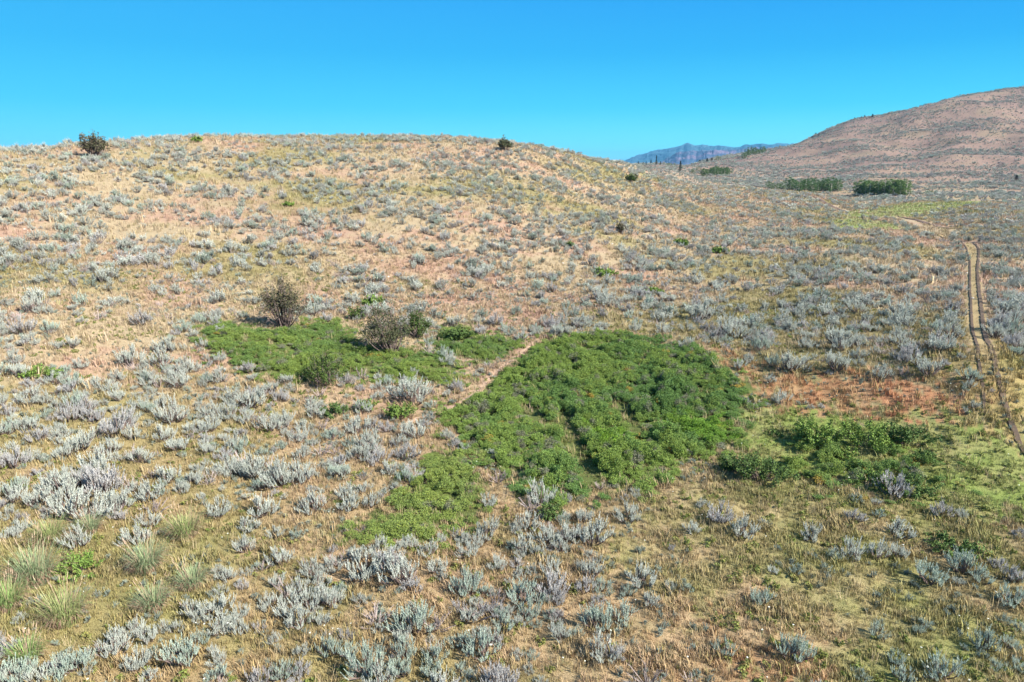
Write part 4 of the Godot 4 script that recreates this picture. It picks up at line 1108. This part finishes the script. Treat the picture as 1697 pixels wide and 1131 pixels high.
func plant_all() -> void:
	# landmarks that labels refer to
	for p in [[DARK_SHRUBS, 0, "the tall bare-stemmed shrub"], [DARK_SHRUBS, 1, "the leaning dark shrub"], [DARK_SHRUBS, 3, "the dark rounded shrub"], [GREEN_SHRUBS, 0, "the lime-sprigged shrub"], [GREEN_SHRUBS, 3, "the thicket-corner shrub"], [GREEN_SHRUBS, 5, "the low broad shrub"],
			[GREEN_SHRUBS, 7, "the flat-topped shrub"], [GREEN_SHRUBS, 11, "the flat bright bush"], [GREEN_SHRUBS, 22, "the round olive bush"], [GREEN_SHRUBS, 24, "the trailside green bush"], [GREEN_SHRUBS, 26, "the thicket's lowest tip"],
			[RYE, 0, "the straw-skirted wildrye"], [RYE, 1, "the blue-green wildrye"], [RYE, 2, "the greying wildrye"], [RYE, 5, "the tallest wildrye"], [RYE, 7, "the straw-tipped wildrye"], [RYE, 8, "the corner wildrye"]]:
		landmarks.append([p[2], p[0][p[1]][0], p[0][p[1]][1]])

	# single shrubs
	for i in DARK_SHRUBS.size():
		var s = DARK_SHRUBS[i]
		var kind: int = s[5]
		var far := Vector2(s[0], s[1]).length()
		var size := clampf(far * 0.0022, 0.07, 0.26)
		var leaves := int(clampf(s[2] * s[3] * 700.0 * pow(0.09 / size, 1.2), 400, 6500))
		shrub("dark_shrub", s[0], s[1], s[2] * 1.2, s[3] * [0.88, 1.08, 1.1][kind], s[4], "tall dark shrubs on the slope", [Color(0.14, 0.125, 0.085), Color(0.11, 0.115, 0.07), Color(0.09, 0.135, 0.04)][kind], size, int(leaves * 1.4), [64, 58, 34][kind], [0.0, 0.12, 0.0][kind], [0.4, 0.32, 0.05][kind])
	for i in GREEN_SHRUBS.size():
		var s = GREEN_SHRUBS[i]
		var far := Vector2(s[0], s[1]).length()
		var size := clampf(far * 0.0024, 0.06, 0.26)
		var leaves := int(clampf(s[2] * s[3] * 2200.0 * pow(0.08 / size, 1.2), 400, 7000))
		shrub("green_shrub", s[0], s[1], maxf(s[2] * 1.05, s[3] * 0.42), s[3] * 1.15, s[4], "low green shrubs", [Color(0.20, 0.285, 0.075), Color(0.125, 0.19, 0.065)][s[5]], size, leaves, 34, 0.0, 0.0)
	for s in RYE: rye_clump(s[0], s[1], s[2] * 0.9, s[3] * 0.9, s[4], s[5])

	# trees
	var aspens := [aspen_shapes(), aspen_shapes(), aspen_shapes()]
	var bark := mat(Color(0.42, 0.41, 0.36))
	var aspen_leaf := [mat(Color(0.11, 0.18, 0.075), 0.6, 0.4), mat(Color(0.16, 0.235, 0.09), 0.6, 0.4)]
	var grove_said := {"long": "aspen in the long grove at the foot of the far hill", "near": "aspen in the wide pale grove beside the far meadow", "stub": "aspen in the small grove left of the long grove", "upper": "aspen in the dark grove lying in the upper draw", "upperleft": "low aspen left of the dark grove in the upper draw", "lobe": "aspen on the top edge of the dark grove in the upper draw",
		"high": "aspen in the grove hanging highest on the tan hillside", "round": "rounded tree alone below the distant mountains", "left": "low tree on the saddle below the distant mountains", "dot": "dark low tree right of the wide pale grove"}
	for g in GROVES:
		for i in g[1].size():
			var q = g[1][i]
			var o := Node3D.new()
			o.name = numbered("aspen_tree")
			add_child(o)
			o.position = Vector3(q[0], ground(q[0], q[1]) - 0.15, q[1])
			o.rotation.y = rnd(0, TAU)
			o.scale = q[2] * rnd(0.65, 1.1) * Vector3(1.6, 1, 1.6)
			tag(o, grove_said[g[0]], "tree", g[0] + " grove of aspens")
			var k := rng.randi() % 3
			put("trunk", aspens[k][0], bark, o)
			put("crown", aspens[k][1], aspen_leaf[1 if g[0] == "near" else 0], o)
	var firs := [conifer_shapes(), conifer_shapes()]
	var fir_bark := mat(Color(0.12, 0.09, 0.07))
	var needles := mat(Color(0.04, 0.06, 0.035), 0.8)
	for q in CONIFERS:
		var o := Node3D.new()
		o.name = numbered("conifer_tree")
		add_child(o)
		o.position = Vector3(q[0], ground(q[0], q[1]) - 0.4, q[1])
		o.rotation.y = rnd(0, TAU)
		var wide: float = q[3] / 0.42
		var short := 0.6 if q[0] > 320.0 else 1.0
		o.scale = Vector3(wide * 0.8, q[2] * short, wide * 0.8)
		if q == CONIFERS[0]: tag(o, "tallest slender conifer on the saddle, left of the lone broad one", "tree", "saddle conifers")
		elif q == CONIFERS[6]: tag(o, "lone broad conifer standing forward of the saddle on the slope", "tree", "saddle conifers")
		else: tag(o, "dark conifer alone on the far slopes" if q[0] > 320.0 else "dark conifer on the saddle below the distant mountains", "tree", "far conifers" if q[0] > 320.0 else "saddle conifers")
		var k := rng.randi() % 2
		put("trunk", firs[k][0], fir_bark, o)
		put("crown", firs[k][1], needles, o)

	# sagebrush: the largest in view one by one, the rest strewn
	var near_kinds := []
	for i in 7:
		var s := sage_shapes(15 + i % 3, 10, 16, 0.055, 0.0075, true)
		near_kinds.append([s[0].mesh(), s[1].mesh(), whole(s[0], s[1], Color(0.4, 0.33, 0.32))])
	var mid_kinds := []
	for i in 5:
		var s := sage_shapes(12, 6, 8, 0.08, 0.017, true)
		mid_kinds.append(whole(s[0], s[1], Color(0.36, 0.31, 0.3)))
	var far_kinds := []
	for i in 4:
		var s := sage_shapes(9, 4, 5, 0.13, 0.04, true)
		far_kinds.append(whole(s[0], s[1], Color(0.36, 0.31, 0.3)))
	var tones := [Color(0.61, 0.66, 0.60), Color(0.49, 0.595, 0.515), Color(0.57, 0.575, 0.575)]
	var tone_mats := []
	for t in tones: tone_mats.append(mat(t, 0.85, 0.25))
	var sage_white := mat(Color(1, 1, 1), 0.85, 0.2)
	var spots := []
	for s in seen_sage: spots.append([s.x, s.y, s.z * rnd(0.95, 1.1), int(s.w)])
	var n_seen := spots.size()
	var near_scatter := []
	for k in near_kinds: near_scatter.append(Scatter.new())
	var mid_scatter := []
	for k in mid_kinds: mid_scatter.append(Scatter.new())
	var far_scatter := []
	for k in far_kinds: far_scatter.append(Scatter.new())
	var bands := [[4.0, 11.0, 2.0, 85.0], [11.0, 60.0, 2.7, 56.0], [60.0, 140.0, 1.9, 42.0], [140.0, 260.0, 0.8, 41.0], [260.0, 950.0, 0.6, 40.0]]
	for b in bands:
		var area: float = 0.5 * (b[1] * b[1] - b[0] * b[0]) * deg_to_rad(b[3] * 2.0)
		for i in int(area * b[2]):
			var r := sqrt(rnd(b[0] * b[0], b[1] * b[1]))
			var a := deg_to_rad(rnd(-b[3], b[3]))
			if r > 175.0 and a < deg_to_rad(8.0): continue
			var x := r * sin(a)
			var z := -r * cos(a)
			if rng.randf() * b[2] > sage_density(x, z, r): continue
			var width := rnd(0.26, 0.55) + pow(rng.randf(), 3.0) * 0.8
			if r < 40.0:
				var free := true
				for k in n_seen:
					if absf(spots[k][0] - x) < 1.0 and absf(spots[k][1] - z) < 1.0 and Vector2(spots[k][0] - x, spots[k][1] - z).length() < 0.27 * (spots[k][2] + width):
						free = false
						break
				if not free: continue
				width *= 0.8
			if r > 46.0: width *= 1.05 if r < 140.0 else 1.1
			if r > 240.0: width *= rnd(0.9, 1.8)
			var t := 0 if rng.randf() < 0.6 else (1 if rng.randf() < 0.5 else 2)
			if r < 46.0: spots.append([x, z, width, t])
			else:
				var c: Color = tones[t] * rnd(0.65, 1.05)
				var basis := turned(0, rnd(0, TAU), 0, Vector3(width * 1.15, width * rnd(0.9, 1.1), width * 1.15))
				if r < 140.0: mid_scatter[rng.randi() % 5].add(basis, Vector3(x, ground(x, z), z), c)
				else: far_scatter[rng.randi() % 4].add(basis, Vector3(x, ground(x, z), z), c)
	var ranked := []
	for s in spots:
		var y := ground(s[0], s[1])
		ranked.append([s[2] * pixel_share(Vector3(s[0], y + 0.3, s[1])), s, y])
	ranked.sort_custom(func(a, b): return a[0] > b[0])
	var used := {}
	for i in ranked.size():
		var s = ranked[i][1]
		var at := Vector3(s[0], ranked[i][2] - 0.02, s[1])
		var k := rng.randi() % 7
		var tall := rnd(0.85, 1.15)
		var scale := Vector3(s[2] * 1.22, s[2] * tall * 1.1, s[2] * 1.22)
		if i < 300:
			var o := Node3D.new()
			o.name = numbered("sagebrush")
			add_child(o)
			o.position = at
			o.rotation = Vector3(rnd(-0.12, 0.12), rnd(0, TAU), rnd(-0.12, 0.12))
			o.scale = scale
			tag(o, sage_label(s[0], s[1], s[2], s[3], used), "sagebrush", "sagebrush on the near slope")
			put("foliage", near_kinds[k][0], tone_mats[s[3]], o)
			put("stems", near_kinds[k][1], stem_material, o)
		else:
			near_scatter[k].add(turned(0, rnd(0, TAU), 0, scale), at, tones[s[3]] * rnd(0.85, 1.08))
	var more := Node3D.new()
	more.name = "sagebrush_cover"
	add_child(more)
	tag(more, "countless smaller sagebrush dotting the slope, the valley and the far hill", "", "", "stuff")
	for k in 7: strew("foliage", near_scatter[k], near_kinds[k][2], sage_white, "", more)
	for k in 5: strew("foliage", mid_scatter[k], mid_kinds[k], sage_white, "", more)
	for k in 4: strew("foliage", far_scatter[k], far_kinds[k], sage_white, "", more)

	# thicket: one mass of leafy brush
	var mounds := [leafy_mound(800, 0.058, 0.9), leafy_mound(800, 0.058, 1.0), leafy_mound(800, 0.062, 0.75)]
	var brush := [Scatter.new(), Scatter.new(), Scatter.new()]
	for name in ["thicket_main", "thicket_low", "thicket_upper", "thicket_patch", "thicket_scrub", "thicket_link"]:
		var box: Rect2 = zone_box[name].grow(0.8)
		for i in int(box.get_area() * 19.0):
			var x := rnd(box.position.x, box.end.x)
			var z := rnd(box.position.y, box.end.y)
			if not inside(name, x, z, 1.5): continue
			var p := Vector2(x, z)
			if near_line("lane", p, 2.0) < 0.5: continue
			var gap := near_line("trail", p, 2.0)
			if gap < 0.34: continue
			var lump := n_fine.get_noise_2d(x * 0.5, z * 0.5) + 0.6 * n_mid.get_noise_2d(x * 2.0, z * 2.0)
			var low: bool = name != "thicket_main"
			var edge := 0.0
			for k in 6:
				if inside(name, x + 1.1 * cos(k * TAU / 6.0), z + 1.1 * sin(k * TAU / 6.0), 1.0): edge += 1.0 / 6.0
			edge = minf(edge, smoothstep(0.2, 1.0, gap))
			if low and lump < -0.2 and rng.randf() < 0.6: continue
			if rng.randf() > 0.3 + 0.8 * edge: continue
			if name == "thicket_link" and rng.randf() < (0.97 if lump < 0.08 else 0.45): continue
			var h := (0.5 if low else 0.66) * (0.4 + 0.6 * edge) * (1.0 + 0.8 * lump) * rnd(0.55, 1.25)
			var w := rnd(0.4, 0.9)
			var hue := 0.8 * n_patch.get_noise_2d(x * 4.0, z * 4.0) + 0.9 * n_patch.get_noise_2d(x * 1.5 + 60.0, z * 1.5) + rnd(-0.3, 0.3)
			var c := Color(0.235, 0.315, 0.09).lerp(Color(0.155, 0.255, 0.09), smoothstep(-0.2, 0.4, hue))
			if low: c = c.lerp(Color(0.33, 0.35, 0.11), 0.5 if name == "thicket_low" else 0.15)
			if rng.randf() < 0.08: c = Color(0.24, 0.235, 0.19)
			if rng.randf() < 0.008: c = Color(0.42, 0.29, 0.08)
			if inside("lime", x, z, 0.4) or inside("lime_low", x, z, 0.6): c = c.lerp(Color(0.19, 0.33, 0.04), 0.7)
			brush[rng.randi() % 3].add(turned(rnd(-0.1, 0.1), rnd(0, TAU), rnd(-0.1, 0.1), Vector3(w, h, w)), Vector3(x, ground(x, z) - 0.03, z), c)
	var thicket := Node3D.new()
	thicket.name = "thicket_foliage"
	add_child(thicket)
	tag(thicket, "dense green thicket of leafy brush filling the seep", "", "", "stuff")
	var leaf_white := mat(Color(1, 1, 1), 0.65, 0.5)
	for k in 3: strew("foliage", brush[k], mounds[k], leaf_white, "", thicket)

	# grass
	var tufts := [grass_tuft(11, 0.45, 0.5, 0.035), grass_tuft(11, 0.5, 0.7, 0.03), grass_tuft(9, 0.35, 0.35, 0.04)]
	var grass := [Scatter.new(), Scatter.new(), Scatter.new()]
	for b in [[3.0, 11.0, 60.0, 88.0, 0.22], [11.0, 30.0, 95.0, 58.0, 0.2], [30.0, 62.0, 30.0, 50.0, 0.28], [62.0, 150.0, 5.0, 45.0, 0.42], [150.0, 230.0, 2.0, 40.0, 0.6]]:
		var area: float = 0.5 * (b[1] * b[1] - b[0] * b[0]) * deg_to_rad(b[3] * 2.0)
		for i in int(area * b[2]):
			var r := sqrt(rnd(b[0] * b[0], b[1] * b[1]))
			var a := deg_to_rad(rnd(-b[3], b[3]))
			var x := r * sin(a)
			var z := -r * cos(a)
			if n_fine.get_noise_2d(x * 1.3, z * 1.3) < -0.3 and rng.randf() < 0.7: continue
			if r > 150.0 and a < 0.2: continue
			var c := turf(x, z) * rnd(0.8, 1.35)
			var h: float = b[4] * rnd(0.5, 1.25) * (1.0 + 0.7 * n_mid.get_noise_2d(x * 3.0 + 11.0, z * 3.0))
			var p := Vector2(x, z)
			if r < 62.0 and c.g < 0.18 and in_thicket(x, z):
				if rng.randf() < 0.85: continue
				c = OLIVE.lerp(STRAW, rng.randf()) * rnd(0.8, 1.2)
				h *= 1.3
			if x > 20.0 and r > 40.0 and r < 125.0:
				if near_line("rut", p, 1.0) < 0.25: continue
				if near_line("middle", p, 1.0) < 0.6: 
					c = Color(0.44, 0.36, 0.2) * rnd(0.85, 1.15)
					h *= 0.65
			if r < 60.0 and near_line("trail", p, 1.0) < 0.13: continue
			if r > 130.0 and x > 50.0 and near_line("road", p, 4.0) < 0.9: continue
			if rng.randf() < 0.1: c = c.lerp(Color(0.45, 0.38, 0.22), 0.7)
			elif rng.randf() < 0.12: c = c.lerp(OLIVE, 0.6)
			elif rng.randf() < 0.06: c = c.lerp(GREEN, 0.7)
			if c.g > c.r: h *= 0.7
			if rng.randf() < 0.04: h *= 1.7
			grass[rng.randi() % 3].add(turned(rnd(-0.15, 0.15), rnd(0, TAU), rnd(-0.15, 0.15), Vector3(h * 0.9, h, h * 0.9)), Vector3(x, ground(x, z) - 0.01, z), c)
	var sward := Node3D.new()
	sward.name = "dry_grass"
	add_child(sward)
	tag(sward, "short dry grass, straw, reddish and green, covering the slope", "", "", "stuff")
	var blade_white := mat(Color(1, 1, 1), 0.8, 0.3)
	for k in 3: strew("grass", grass[k], tufts[k], blade_white, "", sward)

	# low forbs and seedlings between the tufts
	var forbs := [Scatter.new(), Scatter.new()]
	for i in 9000:
		var r := sqrt(rnd(130.0, 3000.0))
		var a := deg_to_rad(rnd(-43.0, 43.0))
		var x := r * sin(a)
		var z := -r * cos(a)
		if in_thicket(x, z) or (r > 38.0 and x > 20.0 and near_line("middle", Vector2(x, z), 1.5) < 1.0): continue
		var green := n_mid.get_noise_2d(x + 200.0, z) > 0.05 or inside("meadow", x, z) or inside("olive", x, z)
		var h := rnd(0.1, 0.3)
		var c: Color = Color(0.20, 0.24, 0.075).lerp(Color(0.30, 0.27, 0.11), rng.randf()) if green else tones[1] * rnd(0.55, 0.9)
		forbs[0 if green else 1].add(turned(0, rnd(0, TAU), 0, Vector3(h * 1.2, h, h * 1.2)), Vector3(x, ground(x, z), z), c)
	# dry stalks and dead bushes
	var stalks := Scatter.new()
	for i in 3600:
		var r := sqrt(rnd(130.0, 2400.0))
		var a := deg_to_rad(rnd(-43.0, 43.0))
		var x := r * sin(a)
		var z := -r * cos(a)
		if n_mid.get_noise_2d(x * 1.5 - 90.0, z * 1.5) < -0.05 or (r > 38.0 and x > 20.0 and near_line("middle", Vector2(x, z), 1.5) < 1.0): continue
		var h := rnd(0.28, 0.6)
		stalks.add(turned(rnd(-0.3, 0.3), rnd(0, TAU), rnd(-0.3, 0.3), Vector3(h * 0.7, h, h * 0.7)), Vector3(x, ground(x, z), z), Color(0.52, 0.43, 0.29) * rnd(0.75, 1.15))
	strew("dry_grass_stalks", stalks, grass_tuft(6, 0.3, 0.5, 0.012), blade_white, "pale dry stalks standing above the shorter grass")
	var bones := sage_shapes(12, 7, 1, 0.02, 0.002, true)
	var dead := Scatter.new()
	for i in 900:
		var r := sqrt(rnd(130.0, 3600.0))
		var a := deg_to_rad(rnd(-43.0, 43.0))
		var x := r * sin(a)
		var z := -r * cos(a)
		if rng.randf() > sage_density(x, z, r) * 0.5: continue
		var h := rnd(0.4, 0.95)
		dead.add(turned(rnd(-0.2, 0.2), rnd(0, TAU), 0, Vector3(h * 1.2, h, h * 1.2)), Vector3(x, ground(x, z), z), Color(0.33, 0.29, 0.275) * rnd(0.7, 1.2))
	strew("dead_brush", dead, bones[1].mesh(), mat(Color(1, 1, 1), 0.9), "grey leafless skeletons of dead sagebrush between the live plants")
	var low := Node3D.new()
	low.name = "low_forb_cover"
	add_child(low)
	tag(low, "low green forbs and tiny sage seedlings between the grass tufts", "", "", "stuff")
	strew("foliage", forbs[0], leafy_mound(90, 0.2, 0.7), leaf_white, "", low)
	strew("foliage", forbs[1], mid_kinds[0], sage_white, "", low)

	# yarrow heads and loose stones
	var yarrow := Shape.new()
	yarrow.tube(Vector3.ZERO, Vector3(0.01, 0.93, 0), 0.012, 0.01, Color(0.3, 0.4, 0.2))
	for k in 7:
		var a := TAU * k / 7.0
		var q := Vector3(cos(a) * 0.05, 0.95 + rnd(-0.02, 0.02), sin(a) * 0.05)
		for j in 5:
			var e := TAU * j / 5.0
			var f := TAU * (j + 1) / 5.0
			yarrow.tri(q, q + Vector3(cos(f), 0.2, sin(f)) * 0.035, q + Vector3(cos(e), 0.2, sin(e)) * 0.035, Color(1, 1, 0.95))
	var heads := Scatter.new()
	for i in 1100:
		var r := sqrt(rnd(140.0, 1700.0))
		var a := deg_to_rad(rnd(-42.0, 42.0))
		var x := r * sin(a)
		var z := -r * cos(a)
		if n_mid.get_noise_2d(x * 2.0 + 33.0, z * 2.0) < 0.12 or in_thicket(x, z): continue
		var h := rnd(0.2, 0.32)
		heads.add(turned(rnd(-0.1, 0.1), rnd(0, TAU), 0, Vector3(h, h, h)), Vector3(x, ground(x, z), z), Color(0.8, 0.8, 0.74))
	strew("yarrow_flowers", heads, yarrow.mesh(), mat(Color(1, 1, 1), 0.8, 0.2), "small white yarrow heads scattered through the near grass")
	var stone := Shape.new()
	var pts := []
	for k in 12: pts.append(on_sphere() * Vector3(0.5, 0.32, 0.42) * rnd(0.8, 1.1))
	var ball := SphereMesh.new()
	ball.radial_segments = 7
	ball.rings = 4
	ball.radius = 0.5
	ball.height = 0.7
	var sv: PackedVector3Array = ball.get_mesh_arrays()[Mesh.ARRAY_VERTEX]
	var si: PackedInt32Array = ball.get_mesh_arrays()[Mesh.ARRAY_INDEX]
	for k in range(0, si.size(), 3):
		var w := []
		for j in 3:
			var p := sv[si[k + j]]
			w.append(p * (0.8 + 0.35 * n_mid.get_noise_3d(p.x * 14.0, p.y * 14.0, p.z * 14.0)))
		stone.tri(w[0], w[1], w[2], Color(1, 1, 1))
	var stones := Scatter.new()
	for i in 420:
		var r := sqrt(rnd(400.0, 19000.0))
		var a := deg_to_rad(rnd(-40.0, 38.0))
		var x := r * sin(a)
		var z := -r * cos(a)
		if r < 62.0 and in_thicket(x, z): continue
		var h := rnd(0.08, 0.3) * (0.5 if r < 50.0 else 1.0)
		stones.add(turned(rnd(-0.3, 0.3), rnd(0, TAU), 0, Vector3(h, h, h)), Vector3(x, ground(x, z), z), Color(0.42, 0.39, 0.35) * rnd(0.8, 1.2))
	strew("loose_gravel", stones, stone.mesh(), mat(Color(1, 1, 1), 0.9), "loose pale stones lying about the slope")
